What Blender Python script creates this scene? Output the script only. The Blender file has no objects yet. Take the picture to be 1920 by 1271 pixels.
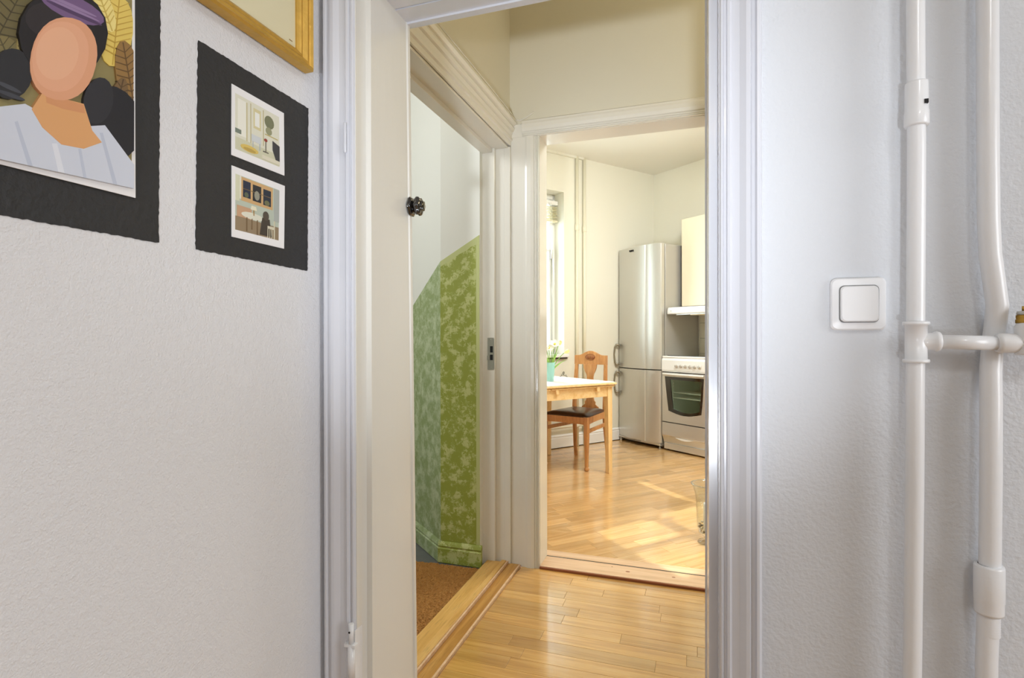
import bpy, bmesh, math, random
from mathutils import Vector, Matrix
random.seed(7)
C = bpy.context.scene.collection
S = bpy.context.scene
PI = math.pi

# ---------------------------------------------------------------- camera, world, lights, exposure
cam_d = bpy.data.cameras.new('camera')
cam_d.sensor_width = 36.0
cam_d.lens = 36.0 * 1021.0 / 1920.0
cam_d.clip_start = 0.02
cam = bpy.data.objects.new('camera', cam_d)
C.objects.link(cam)
cam.location = (0, 0, 1.08)
_yaw, _pitch, _roll = 0.32197, -0.0031, -0.00153
_f = Vector((-math.sin(_yaw) * math.cos(_pitch), math.cos(_yaw) * math.cos(_pitch), math.sin(_pitch)))
_r = Vector((math.cos(_yaw), math.sin(_yaw), 0))
_u = _r.cross(_f)
_r2 = _r * math.cos(_roll) + _u * math.sin(_roll)
_u2 = _u * math.cos(_roll) - _r * math.sin(_roll)
cam.rotation_euler = Matrix((_r2, _u2, -_f)).transposed().to_euler()
S.camera = cam

S.view_settings.view_transform = 'Standard'
S.view_settings.look = 'None'
S.view_settings.gamma = 1.0
S.view_settings.use_curve_mapping = False
S.view_settings.exposure = 0.0

world = bpy.data.worlds.new('world')
S.world = world
world.use_nodes = True
_bg = world.node_tree.nodes['Background']
_bg.inputs[0].default_value = (0.86, 0.93, 1.0, 1)
_bg.inputs[1].default_value = 11.0


def light(name, typ, loc, power, color=(1, 1, 1), size=0.3, aim=None, angle=None, spread=None, size_y=None):
    d = bpy.data.lights.new(name, typ)
    d.energy = power
    d.color = color
    if typ == 'AREA':
        d.shape = 'DISK'
        d.size = size
        if size_y:
            d.shape = 'RECTANGLE'
            d.size_y = size_y
        if spread:
            d.spread = spread
    elif typ == 'SUN':
        d.angle = angle or 0.01
    else:
        d.shadow_soft_size = size
    o = bpy.data.objects.new(name, d)
    C.objects.link(o)
    o.location = loc
    if aim is not None:
        o.rotation_euler = (Vector(aim) - Vector(loc)).to_track_quat('-Z', 'Y').to_euler()
    return o


WARM = (1.0, 0.80, 0.52)
COOL = (0.90, 0.95, 1.0)
light('low_fill_flash', 'AREA', (0.07, -1.4, 0.50), 2.8, (0.86, 0.92, 1.0), 0.14, aim=(-0.46, 2.46, 1.84), spread=0.54)
light('bounced_flash', 'AREA', (0.70, -0.9, 2.45), 8.0, (0.94, 0.97, 1.0), 0.34, aim=(0.0, 0.7, 1.0))
light('room_window', 'AREA', (2.2, 0.0, 1.4), 28.0, (0.93, 0.96, 1.0), 1.2, aim=(-0.7, 0.2, 1.3))
light('room_lamp', 'POINT', (0.2, -1.5, 2.36), 6.0, WARM, 0.04)
light('hall_fill_light', 'POINT', (0.55, 1.85, 2.35), 6.6, (1.0, 0.88, 0.62), 0.09)  # added warm fill for the hall, placed to reach the jamb
light('stairwell_window', 'AREA', (-2.2, 1.3, 2.3), 17.0, (0.96, 0.98, 1.0), 0.7, aim=(-1.0, 2.5, 1.2))
light('sun', 'SUN', (-4, 7, 5), 6.5, (1.0, 0.95, 0.86), angle=0.012, aim=Vector((-4, 7, 5)) + Vector((0.70, -0.74, -0.82)))
light('kitchen_fill_light', 'AREA', (0.4, 3.7, 2.75), 58.0, (0.98, 0.98, 0.97), 0.9, aim=(0.0, 4.1, 0))  # added overhead fill to brighten the kitchen

# ---------------------------------------------------------------- materials
MATS = {}


def srgb(c):
    return tuple((x / 255 / 12.92) if x <= 10 else (((x / 255) + 0.055) / 1.055) ** 2.4 for x in c)


def mat(name, col, rough=0.5, metal=0.0, bump=None, coat=0.0, spec=0.5, var=None, trans=0.0, ior=1.45, emit=None, bump2=None, stretch=None):
    """col in 0..255; bump = (scale, strength, detail); var = (scale, darkening amount)"""
    if name in MATS:
        return MATS[name]
    m = bpy.data.materials.new(name)
    m.use_nodes = True
    nt = m.node_tree
    b = nt.nodes['Principled BSDF']
    b.inputs['Base Color'].default_value = (*srgb(col), 1)
    b.inputs['Roughness'].default_value = rough
    b.inputs['Metallic'].default_value = metal
    b.inputs['Specular IOR Level'].default_value = spec
    b.inputs['Coat Weight'].default_value = coat
    b.inputs['Coat Roughness'].default_value = 0.08
    b.inputs['Transmission Weight'].default_value = trans
    b.inputs['IOR'].default_value = ior
    if emit:
        b.inputs['Emission Color'].default_value = (*srgb(emit[0]), 1)
        b.inputs['Emission Strength'].default_value = emit[1]
    if bump or var:
        tc = nt.nodes.new('ShaderNodeTexCoord')
        mp = nt.nodes.new('ShaderNodeMapping')
        nt.links.new(tc.outputs['Object'], mp.inputs[0])
        if stretch:
            mp.inputs['Scale'].default_value = stretch
        vec = mp.outputs[0]
    if bump:
        h = None
        for bb in (bump, bump2):
            if not bb:
                continue
            n = nt.nodes.new('ShaderNodeTexNoise')
            n.inputs['Scale'].default_value = bb[0]
            n.inputs['Detail'].default_value = bb[2] if len(bb) > 2 else 2
            nt.links.new(vec, n.inputs['Vector'])
            bp = nt.nodes.new('ShaderNodeBump')
            bp.inputs['Strength'].default_value = bb[1]
            bp.inputs['Distance'].default_value = bb[3] if len(bb) > 3 else 0.002
            nt.links.new(n.outputs['Fac'], bp.inputs['Height'])
            if h:
                nt.links.new(h, bp.inputs['Normal'])
            h = bp.outputs[0]
        nt.links.new(h, b.inputs['Normal'])
    if var:
        n = nt.nodes.new('ShaderNodeTexNoise')
        n.inputs['Scale'].default_value = var[0]
        n.inputs['Detail'].default_value = 4
        nt.links.new(vec, n.inputs['Vector'])
        mx = nt.nodes.new('ShaderNodeMix')
        mx.data_type = 'RGBA'
        mx.inputs[6].default_value = (*srgb(col), 1)
        mx.inputs[7].default_value = (*[x * (1 - var[1]) for x in srgb(col)], 1)
        nt.links.new(n.outputs['Fac'], mx.inputs[0])
        nt.links.new(mx.outputs[2], b.inputs['Base Color'])
    MATS[name] = m
    return m


def wood(name, cols, rough=0.3, grain=(1.2, 26, 26), coat=0.0, rnd=True, bump=0.12, contrast=1.0, spec=0.5):
    """cols: three 0..255 colours dark / mid / light; grain runs along local x by default; every piece shifted at random"""
    if name in MATS:
        return MATS[name]
    m = bpy.data.materials.new(name)
    m.use_nodes = True
    nt = m.node_tree
    N, L = nt.nodes, nt.links
    b = N['Principled BSDF']
    b.inputs['Roughness'].default_value = rough
    b.inputs['Coat Weight'].default_value = coat
    b.inputs['Coat Roughness'].default_value = 0.12
    b.inputs['Coat IOR'].default_value = 1.8
    b.inputs['Specular IOR Level'].default_value = spec
    tc = N.new('ShaderNodeTexCoord')
    oi = N.new('ShaderNodeObjectInfo')
    mul = N.new('ShaderNodeVectorMath')
    mul.operation = 'SCALE'
    mul.inputs['Scale'].default_value = 37.0
    cmb = N.new('ShaderNodeCombineXYZ')
    for k in range(3):
        L.new(oi.outputs['Random'], cmb.inputs[k])
    L.new(cmb.outputs[0], mul.inputs[0])
    add = N.new('ShaderNodeVectorMath')
    add.operation = 'ADD'
    L.new(tc.outputs['Object'], add.inputs[0])
    L.new(mul.outputs[0], add.inputs[1])
    mp = N.new('ShaderNodeMapping')
    mp.inputs['Scale'].default_value = grain
    L.new(add.outputs[0], mp.inputs[0])
    n1 = N.new('ShaderNodeTexNoise')
    n1.inputs['Scale'].default_value = 1.6
    n1.inputs['Detail'].default_value = 6
    n1.inputs['Roughness'].default_value = 0.6
    n1.inputs['Distortion'].default_value = 0.7
    L.new(mp.outputs[0], n1.inputs['Vector'])
    mp2 = N.new('ShaderNodeMapping')
    mp2.inputs['Scale'].default_value = (grain[0] * 5, grain[1] * 9, grain[2] * 9)
    L.new(add.outputs[0], mp2.inputs[0])
    n2 = N.new('ShaderNodeTexNoise')
    n2.inputs['Scale'].default_value = 1.5
    n2.inputs['Detail'].default_value = 3
    L.new(mp2.outputs[0], n2.inputs['Vector'])
    rmp = N.new('ShaderNodeValToRGB')
    e = rmp.color_ramp.elements
    e[0].position = 0.5 - 0.24 / contrast
    e[0].color = (*srgb(cols[0]), 1)
    e[1].position = 0.5 + 0.24 / contrast
    e[1].color = (*srgb(cols[2]), 1)
    e2 = rmp.color_ramp.elements.new(0.5)
    e2.color = (*srgb(cols[1]), 1)
    L.new(n1.outputs['Fac'], rmp.inputs[0])
    pore = N.new('ShaderNodeMapRange')
    pore.inputs['From Min'].default_value = 0.30
    pore.inputs['From Max'].default_value = 0.44
    pore.inputs['To Min'].default_value = 0.78
    pore.inputs['To Max'].default_value = 1.0
    L.new(n2.outputs['Fac'], pore.inputs['Value'])
    hsv = N.new('ShaderNodeHueSaturation')
    L.new(rmp.outputs[0], hsv.inputs['Color'])
    val = N.new('ShaderNodeMapRange')
    val.inputs['To Min'].default_value = 0.80 if rnd else 1.0
    val.inputs['To Max'].default_value = 1.12 if rnd else 1.0
    L.new(oi.outputs['Random'], val.inputs['Value'])
    mm = N.new('ShaderNodeMath')
    mm.operation = 'MULTIPLY'
    L.new(val.outputs[0], mm.inputs[0])
    L.new(pore.outputs[0], mm.inputs[1])
    L.new(mm.outputs[0], hsv.inputs['Value'])
    L.new(hsv.outputs[0], b.inputs['Base Color'])
    bp = N.new('ShaderNodeBump')
    bp.inputs['Strength'].default_value = bump
    bp.inputs['Distance'].default_value = 0.001
    L.new(n2.outputs['Fac'], bp.inputs['Height'])
    L.new(bp.outputs[0], b.inputs['Normal'])
    MATS[name] = m
    return m


def sponge(name, base, dab, scale, thresh, soft=0.04, rough=0.6):
    """two-tone sponge-painted plaster"""
    m = bpy.data.materials.new(name)
    m.use_nodes = True
    N, L = m.node_tree.nodes, m.node_tree.links
    b = N['Principled BSDF']
    b.inputs['Roughness'].default_value = rough
    tc = N.new('ShaderNodeTexCoord')
    n1 = N.new('ShaderNodeTexNoise')
    n1.inputs['Scale'].default_value = scale
    n1.inputs['Detail'].default_value = 10
    n1.inputs['Roughness'].default_value = 0.85
    n1.inputs['Distortion'].default_value = 0.6
    n2 = N.new('ShaderNodeTexNoise')
    n2.inputs['Scale'].default_value = scale * 0.35
    n2.inputs['Detail'].default_value = 2
    L.new(tc.outputs['Object'], n1.inputs['Vector'])
    L.new(tc.outputs['Object'], n2.inputs['Vector'])
    ad = N.new('ShaderNodeMath')
    ad.operation = 'MULTIPLY_ADD'
    ad.inputs[1].default_value = 0.65
    L.new(n2.outputs['Fac'], ad.inputs[0])
    L.new(n1.outputs['Fac'], ad.inputs[2])
    mr = N.new('ShaderNodeMapRange')
    mr.inputs['From Min'].default_value = thresh - soft
    mr.inputs['From Max'].default_value = thresh + soft
    L.new(ad.outputs[0], mr.inputs['Value'])
    mx = N.new('ShaderNodeMix')
    mx.data_type = 'RGBA'
    mx.inputs[6].default_value = (*srgb(base), 1)
    mx.inputs[7].default_value = (*srgb(dab), 1)
    L.new(mr.outputs[0], mx.inputs[0])
    L.new(mx.outputs[2], b.inputs['Base Color'])
    bp = N.new('ShaderNodeBump')
    bp.inputs['Strength'].default_value = 0.25
    bp.inputs['Distance'].default_value = 0.001
    L.new(n1.outputs['Fac'], bp.inputs['Height'])
    L.new(bp.outputs[0], b.inputs['Normal'])
    MATS[name] = m
    return m


def pane_mat(name, tint=(235, 240, 240), refl=0.08, op=0.0, rough=0.02):
    """thin clear glass that lets light through"""
    m = bpy.data.materials.new(name)
    m.use_nodes = True
    N, L = m.node_tree.nodes, m.node_tree.links
    for n in list(N):
        if n.type == 'BSDF_PRINCIPLED':
            N.remove(n)
    out = [n for n in N if n.type == 'OUTPUT_MATERIAL'][0]
    t = N.new('ShaderNodeBsdfTransparent')
    t.inputs[0].default_value = (*srgb(tint), 1)
    g = N.new('ShaderNodeBsdfGlossy')
    g.inputs['Roughness'].default_value = rough
    lw = N.new('ShaderNodeLayerWeight')
    lw.inputs[0].default_value = 0.5
    fr = N.new('ShaderNodeMath')
    fr.operation = 'POWER'
    fr.inputs[1].default_value = 4.0
    L.new(lw.outputs['Facing'], fr.inputs[0])
    ad = N.new('ShaderNodeMath')
    ad.operation = 'ADD'
    ad.use_clamp = True
    ad.inputs[1].default_value = refl
    L.new(fr.outputs[0], ad.inputs[0])
    ms = N.new('ShaderNodeMixShader')
    L.new(ad.outputs[0], ms.inputs[0])
    L.new(t.outputs[0], ms.inputs[1])
    L.new(g.outputs[0], ms.inputs[2])
    if op > 0:
        d = N.new('ShaderNodeBsdfDiffuse')
        d.inputs[0].default_value = (*srgb(tint), 1)
        m2 = N.new('ShaderNodeMixShader')
        m2.inputs[0].default_value = op
        L.new(ms.outputs[0], m2.inputs[1])
        L.new(d.outputs[0], m2.inputs[2])
        L.new(m2.outputs[0], out.inputs[0])
    else:
        L.new(ms.outputs[0], out.inputs[0])
    MATS[name] = m
    return m


wall_white = mat('stippled_white_wall', (225, 226, 230), 0.55, bump=(330, 0.5, 3, 0.003), bump2=(90, 0.3, 2, 0.004))
wall_smooth = mat('brushed_white_wall', (206, 209, 214), 0.5, bump=(150, 0.38, 3, 0.004), bump2=(34, 0.24, 3, 0.006))
wall_hall = mat('hall_cream_wall', (220, 215, 197), 0.55, bump=(150, 0.08, 2))
wall_kitchen = mat('kitchen_cream_wall', (230, 228, 214), 0.5, bump=(120, 0.06, 2))
wall_stair = mat('stair_white_wall', (226, 226, 218), 0.6, bump=(120, 0.1, 2))
ceil_white = mat('ceiling_white', (232, 229, 218), 0.7)
gloss_trim = mat('gloss_white_trim', (208, 210, 217), 0.22, bump=(9, 0.10, 3, 0.004), stretch=(6, 6, 1), coat=0.25)
cream_trim = mat('gloss_cream_trim', (232, 229, 219), 0.22, bump=(9, 0.08, 3, 0.003), stretch=(6, 6, 1), coat=0.4)
pipe_paint = mat('pipe_white_paint', (226, 227, 229), 0.3, bump=(70, 0.2, 2, 0.002), coat=0.2)
plastic_white = mat('white_plastic', (232, 233, 235), 0.3)
black_gloss = mat('black_glazed', (9, 8, 8), 0.07, coat=1.0, spec=0.8)
black_paint = mat('black_wall_paint', (46, 46, 47), 0.6, bump=(120, 0.55, 3, 0.004), bump2=(24, 0.3, 2, 0.006))
brass = mat('brass', (190, 150, 70), 0.3, 1.0)
nickel = mat('nickel', (190, 188, 180), 0.3, 1.0)
steel_lt = mat('satin_steel', (206, 205, 201), 0.40, 0.85, bump=(60, 0.02, 2), stretch=(1, 1, 14))
steel_dk = mat('grey_lacquered_steel', (180, 178, 172), 0.36, 0.4)
black_flat = mat('black_void', (8, 8, 8), 0.7)
enamel = mat('white_enamel', (236, 236, 234), 0.2, coat=0.4)
silver_pl = mat('silver_enamel', (206, 203, 197), 0.25, 0.55, coat=0.4)
gold = mat('gilded_wood', (222, 178, 84), 0.42, 0.5, bump=(90, 0.4, 3, 0.003), var=(40, 0.35))
paper = mat('white_paper', (238, 238, 240), 0.6)
cream_paper = mat('cream_picture_mat', (226, 218, 182), 0.35, coat=0.5)
coir = mat('coir', (206, 148, 78), 0.95, var=(140, 0.5), bump=(260, 1.0, 3, 0.006))
stone = mat('grey_floor_stone', (112, 114, 112), 0.6, var=(18, 0.35))
white_lam = mat('white_tabletop_laminate', (240, 240, 240), 0.25, coat=0.3)
leather = mat('brown_leather', (66, 40, 27), 0.32, bump=(90, 0.25, 3, 0.002), var=(14, 0.4), coat=0.2)
joint = mat('floor_joint', (150, 106, 60), 0.7)
black_line = mat('dark_joint', (52, 40, 32), 0.8)
oak_hall = wood('hall_oak', ((170, 118, 52), (208, 158, 82), (226, 182, 108)), 0.22, coat=1.0, contrast=0.8)
oak_kit = wood('kitchen_oak', ((196, 148, 90), (220, 176, 116), (234, 196, 140)), 0.24, coat=0.8, contrast=0.8)
pine = wood('pine_threshold', ((196, 146, 72), (216, 170, 96), (228, 188, 118)), 0.4, grain=(26, 1.2, 26), rnd=False)
oak_sill = wood('oak_threshold', ((158, 108, 46), (186, 136, 66), (206, 158, 88)), 0.4, grain=(26, 1.2, 26), rnd=False)
pale_sill = wood('pale_threshold', ((206, 166, 124), (222, 186, 146), (232, 200, 166)), 0.4, grain=(1.2, 26, 26), rnd=False)
brown_edge = wood('brown_edge', ((120, 62, 30), (146, 82, 44), (164, 98, 58)), 0.45, grain=(1.2, 26, 26), rnd=False)
chair_oak = wood('chair_oak', ((164, 106, 56), (194, 136, 78), (210, 156, 96)), 0.35, grain=(20, 20, 2), rnd=False, coat=0.2)
table_pine = wood('table_pine', ((222, 178, 112), (238, 202, 144), (244, 214, 162)), 0.35, grain=(1.5, 20, 20), rnd=False, coat=0.2)
leg_pine = wood('table_leg_pine', ((222, 178, 112), (238, 202, 144), (244, 214, 162)), 0.35, grain=(20, 20, 1.5), rnd=False, coat=0.2)
green_sponge = sponge('sponged_green', (190, 196, 128), (146, 156, 62), 60, 0.785, soft=0.03)
green_plain = mat('plain_green_paint', (188, 194, 132), 0.6, bump=(80, 0.1))
green_cool_lit = sponge('sponged_green_cool_lit', (186, 198, 160), (142, 158, 106), 50, 0.80, soft=0.10)  # same sponged green, cool stair light on the diagonal wall put into its colour
window_glass = pane_mat('window_glass')

# ---------------------------------------------------------------- mesh helpers


class MB:
    """collects shapes and links them as one mesh object"""

    def __init__(self):
        self.v, self.f, self.mi, self.sm, self.cur, self.smooth = [], [], [], [], 0, False

    def face(self, idx):
        self.f.append(idx)
        self.mi.append(self.cur)
        self.sm.append(self.smooth)

    def quadgrid(self, rows, close_u=False, close_v=False, smooth=True):
        """rows: list of equal-length point lists"""
        s0, self.smooth = self.smooth, smooth
        o = len(self.v)
        n = len(rows[0])
        for r in rows:
            self.v.extend([tuple(p) for p in r])
        R = len(rows)
        for i in range(R if close_v else R - 1):
            for j in range(n if close_u else n - 1):
                a = o + i * n + j
                b = o + i * n + (j + 1) % n
                c = o + ((i + 1) % R) * n + (j + 1) % n
                d = o + ((i + 1) % R) * n + j
                self.face((a, b, c, d))
        self.smooth = s0
        return self

    def box(self, x0, x1, y0, y1, z0, z1, ch=0.0, M=None):
        """box with chamfered edges when ch > 0"""
        bm = bmesh.new()
        bmesh.ops.create_cube(bm, size=1)
        for v in bm.verts:
            v.co = Vector(((x0 + x1) / 2 + v.co.x * (x1 - x0), (y0 + y1) / 2 + v.co.y * (y1 - y0), (z0 + z1) / 2 + v.co.z * (z1 - z0)))
        if ch > 0:
            bmesh.ops.bevel(bm, geom=list(bm.edges), offset=ch, segments=1, affect='EDGES', profile=0.5)
        self.add_bm(bm, M)
        return self

    def rbox(self, x0, x1, y0, y1, z0, z1, r, seg=3, M=None):
        bm = bmesh.new()
        bmesh.ops.create_cube(bm, size=1)
        for v in bm.verts:
            v.co = Vector(((x0 + x1) / 2 + v.co.x * (x1 - x0), (y0 + y1) / 2 + v.co.y * (y1 - y0), (z0 + z1) / 2 + v.co.z * (z1 - z0)))
        bmesh.ops.bevel(bm, geom=list(bm.edges), offset=r, segments=seg, affect='EDGES', profile=0.5)
        s0, self.smooth = self.smooth, True
        self.add_bm(bm, M)
        self.smooth = s0
        return self

    def add_bm(self, bm, M=None):
        bmesh.ops.recalc_face_normals(bm, faces=bm.faces)
        o = len(self.v)
        bm.verts.index_update()
        for v in bm.verts:
            self.v.append(tuple((M @ v.co) if M else v.co))
        for f in bm.faces:
            self.face(tuple(o + v.index for v in f.verts))
        bm.free()

    def prism(self, pts, a0, a1, axis='z', M=None):
        """pts: 2D outline; extruded along axis between a0 and a1. axis z: (x,y); y: (x,z); x: (y,z)"""
        def P(p, a):
            q = {'z': (p[0], p[1], a), 'y': (p[0], a, p[1]), 'x': (a, p[0], p[1])}[axis]
            return tuple(M @ Vector(q)) if M else q
        o = len(self.v)
        n = len(pts)
        self.v.extend([P(p, a0) for p in pts])
        self.v.extend([P(p, a1) for p in pts])
        self.face(tuple(range(o, o + n)))
        self.face(tuple(range(o + 2 * n - 1, o + n - 1, -1)))
        for i in range(n):
            j = (i + 1) % n
            self.face((o + i, o + n + i, o + n + j, o + j))
        return self

    def ring(self, outer, inner, a0, a1, axis='y'):
        """frame between two loops with equal vertex counts"""
        def P(p, a):
            return {'z': (p[0], p[1], a), 'y': (p[0], a, p[1]), 'x': (a, p[0], p[1])}[axis]
        o = len(self.v)
        n = len(outer)
        for loop, a in ((outer, a0), (inner, a0), (inner, a1), (outer, a1)):
            self.v.extend([P(p, a) for p in loop])
        for k in range(4):
            for i in range(n):
                j = (i + 1) % n
                k2 = (k + 1) % 4
                self.face((o + k * n + i, o + k * n + j, o + k2 * n + j, o + k2 * n + i))
        return self

    def lathe(self, prof, cx=0, cy=0, cz=0, seg=24, axis='z', flute=None):
        """prof: (r, h) list; revolved about an axis through (cx,cy,cz)"""
        rows = []
        for r, h in prof:
            row = []
            for k in range(seg):
                a = 2 * PI * k / seg
                rr = r * (1 + (flute[1] * math.cos(flute[0] * a) if flute and r > 1e-4 else 0))
                x, y = rr * math.cos(a), rr * math.sin(a)
                row.append({'z': (cx + x, cy + y, cz + h), 'x': (cx + h, cy + x, cz + y), 'y': (cx + x, cy + h, cz + y)}[axis])
            rows.append(row)
        return self.quadgrid(rows, close_u=True)

    def tube(self, path, r, seg=10, cap=True):
        """round bar along a polyline; r may be a list"""
        P = [Vector(p) for p in path]
        n = len(P)
        R = r if isinstance(r, (list, tuple)) else [r] * n
        rows = []
        up = None
        for i in range(n):
            t = ((P[min(i + 1, n - 1)] - P[i]).normalized() + (P[i] - P[max(i - 1, 0)]).normalized()).normalized()
            if up is None:
                up = Vector((0, 0, 1)) if abs(t.z) < 0.9 else Vector((1, 0, 0))
            s = t.cross(up).normalized()
            up = s.cross(t).normalized()
            rows.append([P[i] + (s * math.cos(2 * PI * k / seg) + up * math.sin(2 * PI * k / seg)) * R[i] for k in range(seg)])
        self.quadgrid(rows, close_u=True)
        if cap:
            o = len(self.v) - n * seg
            self.face(tuple(range(o + seg - 1, o - 1, -1)))
            self.face(tuple(range(o + (n - 1) * seg, o + n * seg)))
        return self

    def sweep(self, prof, path, normal_in, up):
        """moulding: prof (along up-offset, proud) swept along straight path p0->p1"""
        p0, p1 = Vector(path[0]), Vector(path[1])
        nrm, upv = Vector(normal_in), Vector(up)
        rows = [[p + upv * a + nrm * h for a, h in prof] for p in (p0, p1)]
        self.quadgrid(rows, smooth=False)
        n = len(prof)
        o = len(self.v) - 2 * n
        self.face(tuple(range(o, o + n)))
        self.face(tuple(range(o + 2 * n - 1, o + n - 1, -1)))
        return self

    def blob(self, c, rx, ry, rz, seg=10, rings=7, jit=0.0):
        rows = []
        for i in range(rings + 1):
            th = PI * i / rings
            row = []
            for k in range(seg):
                a = 2 * PI * k / seg
                j = 1 + random.uniform(-jit, jit)
                row.append((c[0] + rx * math.sin(th) * math.cos(a) * j, c[1] + ry * math.sin(th) * math.sin(a) * j, c[2] + rz * math.cos(th)))
            rows.append(row)
        return self.quadgrid(rows, close_u=True)

    def build(self, name, m, parent=None, loc=None, rotz=0.0, recalc=True):
        me = bpy.data.meshes.new(name)
        me.from_pydata([tuple(p) for p in self.v], [], self.f)
        for mm in (m if isinstance(m, (list, tuple)) else [m]):
            me.materials.append(mm)
        me.polygons.foreach_set('material_index', self.mi)
        me.polygons.foreach_set('use_smooth', self.sm)
        if recalc:
            bm = bmesh.new()
            bm.from_mesh(me)
            bmesh.ops.remove_doubles(bm, verts=bm.verts, dist=1e-6)
            bmesh.ops.recalc_face_normals(bm, faces=bm.faces)
            bm.to_mesh(me)
            bm.free()
        me.update()
        o = bpy.data.objects.new(name, me)
        C.objects.link(o)
        if loc is not None:
            o.location = loc
            o.rotation_euler = (0, 0, rotz)
        if parent:
            o.parent = parent
        return o


def thing(name, label, cat, loc=(0, 0, 0), rotz=0.0, group=None):
    o = bpy.data.objects.new(name, None)
    C.objects.link(o)
    o.location = loc
    o.rotation_euler = (0, 0, rotz)
    o['label'] = label
    o['category'] = cat
    if group:
        o['group'] = group
    return o


def tag(o, label, cat, group=None):
    o['label'] = label
    o['category'] = cat
    if group:
        o['group'] = group
    return o


def struct(o, label=None):
    o['kind'] = 'structure'
    if label:
        o['label'] = label
    return o


def B(*boxes, ch=0.0):
    m = MB()
    for b in boxes:
        m.box(*b, ch=ch)
    return m


# kitchen frame: a runs along the fridge wall into the room, b along the pipe wall away from the camera
KR = math.radians(-38.4)
KA = Vector((math.cos(KR), math.sin(KR), 0))
KB = Vector((-KA.y, KA.x, 0))
KQ = Vector((-1.298, 5.105, 0))
KM = Matrix.Translation(KQ) @ Matrix.Rotation(KR, 4, 'Z')


def K(a, b, z=0.0):
    return KQ + KA * a + KB * b + Vector((0, 0, z))


# ---------------------------------------------------------------- the setting: camera room and hall
XL = -0.765
w = B((XL - 0.06, XL, -2.7, 1.0, 0, 2.75)).build('wall_left', wall_white)
struct(w, 'white stippled wall with the black painted panels')
wf = B((XL - 0.06, -0.70, 1.0, 1.2, 0, 2.75), (0.062, 2.4, 1.0, 1.2, 0, 2.75), (-0.70, 0.062, 1.0, 1.2, 1.90, 2.75)).build('wall_front', wall_smooth)
struct(wf, 'white wall around the near doorway with switch and pipes')
struct(B((2.4, 2.5, -2.7, 1.2, 0, 2.75)).build('wall_right', wall_smooth))
struct(B((XL - 0.06, 2.5, -2.8, -2.7, 0, 2.75)).build('wall_back', wall_smooth))
struct(B((XL - 0.06, 2.5, -2.8, 1.2, 2.75, 2.85)).build('ceiling', ceil_white))

HX0, HX1, HY0, HY1, HZ = -0.83, 0.9, 1.2, 2.46, 2.95
hl = B((HX0 - 0.12, HX0, 1.2, 1.36, 0, HZ), (HX0 - 0.12, HX0, 1.36, 2.46, 1.985, HZ)).build('wall_left_hall', wall_hall)
struct(hl, 'cream hall wall above the stair door')
hb = B((-1.10, -0.70, HY1, 2.58, 0, HZ), (0.15, 2.1, HY1, 2.58, 0, HZ), (-0.70, 0.15, HY1, 2.58, 2.035, HZ)).build('wall_back_hall', wall_hall)
struct(hb, 'cream hall wall around the kitchen doorway')
struct(B((HX1, HX1 + 0.1, 1.2, 2.46, 0, HZ)).build('wall_right_hall', wall_hall))
struct(B((HX0 - 0.12, HX1 + 0.1, 1.2, 1.21, 2.75, HZ), (HX0 - 0.12, HX1 + 0.1, 1.2, 2.46, HZ, HZ + 0.1)).build('ceiling_hall', ceil_white))

# ---- near doorway (door_1)
d1 = bpy.data.objects.new('door_1', None)
C.objects.link(d1)
struct(d1, 'white painted frame of the near doorway')
prof = [(0.0015, -0.015), (0.0015, 0.008), (0.003, 0.012), (0.006, 0.013), (0.009, 0.009), (0.012, 0.009), (0.014, 0.014), (0.018, 0.015), (0.022, 0.011),
        (0.034, 0.013), (0.044, 0.020), (0.050, 0.021), (0.053, 0.015), (0.058, 0.016), (0.061, 0.022), (0.065, 0.022), (0.069, 0.017), (0.0705, 0.008), (0.0705, -0.015)]
X1L, X2L, X1R, X2R = -0.680, -0.6667, 0.0406, 0.0256
ZH = 1.852
m = MB().sweep(prof, ((X1L, 1.0, 0), (X1L, 1.0, ZH + 0.03)), (0, -1, 0), (-1.09, 0, 0))
m.build('architrave', gloss_trim, d1)
m = MB().sweep(prof, ((X1R, 1.0, 0), (X1R, 1.0, ZH + 0.03)), (0, -1, 0), (0.96, 0, 0))
m.build('architrave', gloss_trim, d1)
m = MB().sweep(prof, ((X1L - 0.07, 1.0, ZH + 0.03), (X1R + 0.07, 1.0, ZH + 0.03)), (0, -1, 0), (0, 0, 1))
m.build('head_architrave', gloss_trim, d1)
# jamb: rebate, stop and lining, far edge leaning slightly as in the old frame


def jamb(sx, x1, x2, yb0, yb1):
    mb = MB()
    pts0 = [(x1, 0.993), (x1, 1.0306), (x2, 1.0306), (x2, yb0 - 0.014), (x2 + sx * 0.003, yb0 - 0.010), (x2 + sx * 0.003, yb0), (x1 - sx * 0.05, yb0), (x1 - sx * 0.05, 0.993)]
    pts1 = [(x, y if y < 1.1 else y + (yb1 - yb0)) for x, y in pts0]
    n = len(pts0)
    mb.v = [(p[0], p[1], 0) for p in pts0] + [(p[0], p[1], ZH + 0.03) for p in pts1]
    for i in range(n):
        j = (i + 1) % n
        mb.face((i, j, n + j, n + i))
    mb.face(tuple(range(n)))
    mb.face(tuple(range(n, 2 * n)))
    return mb


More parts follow.
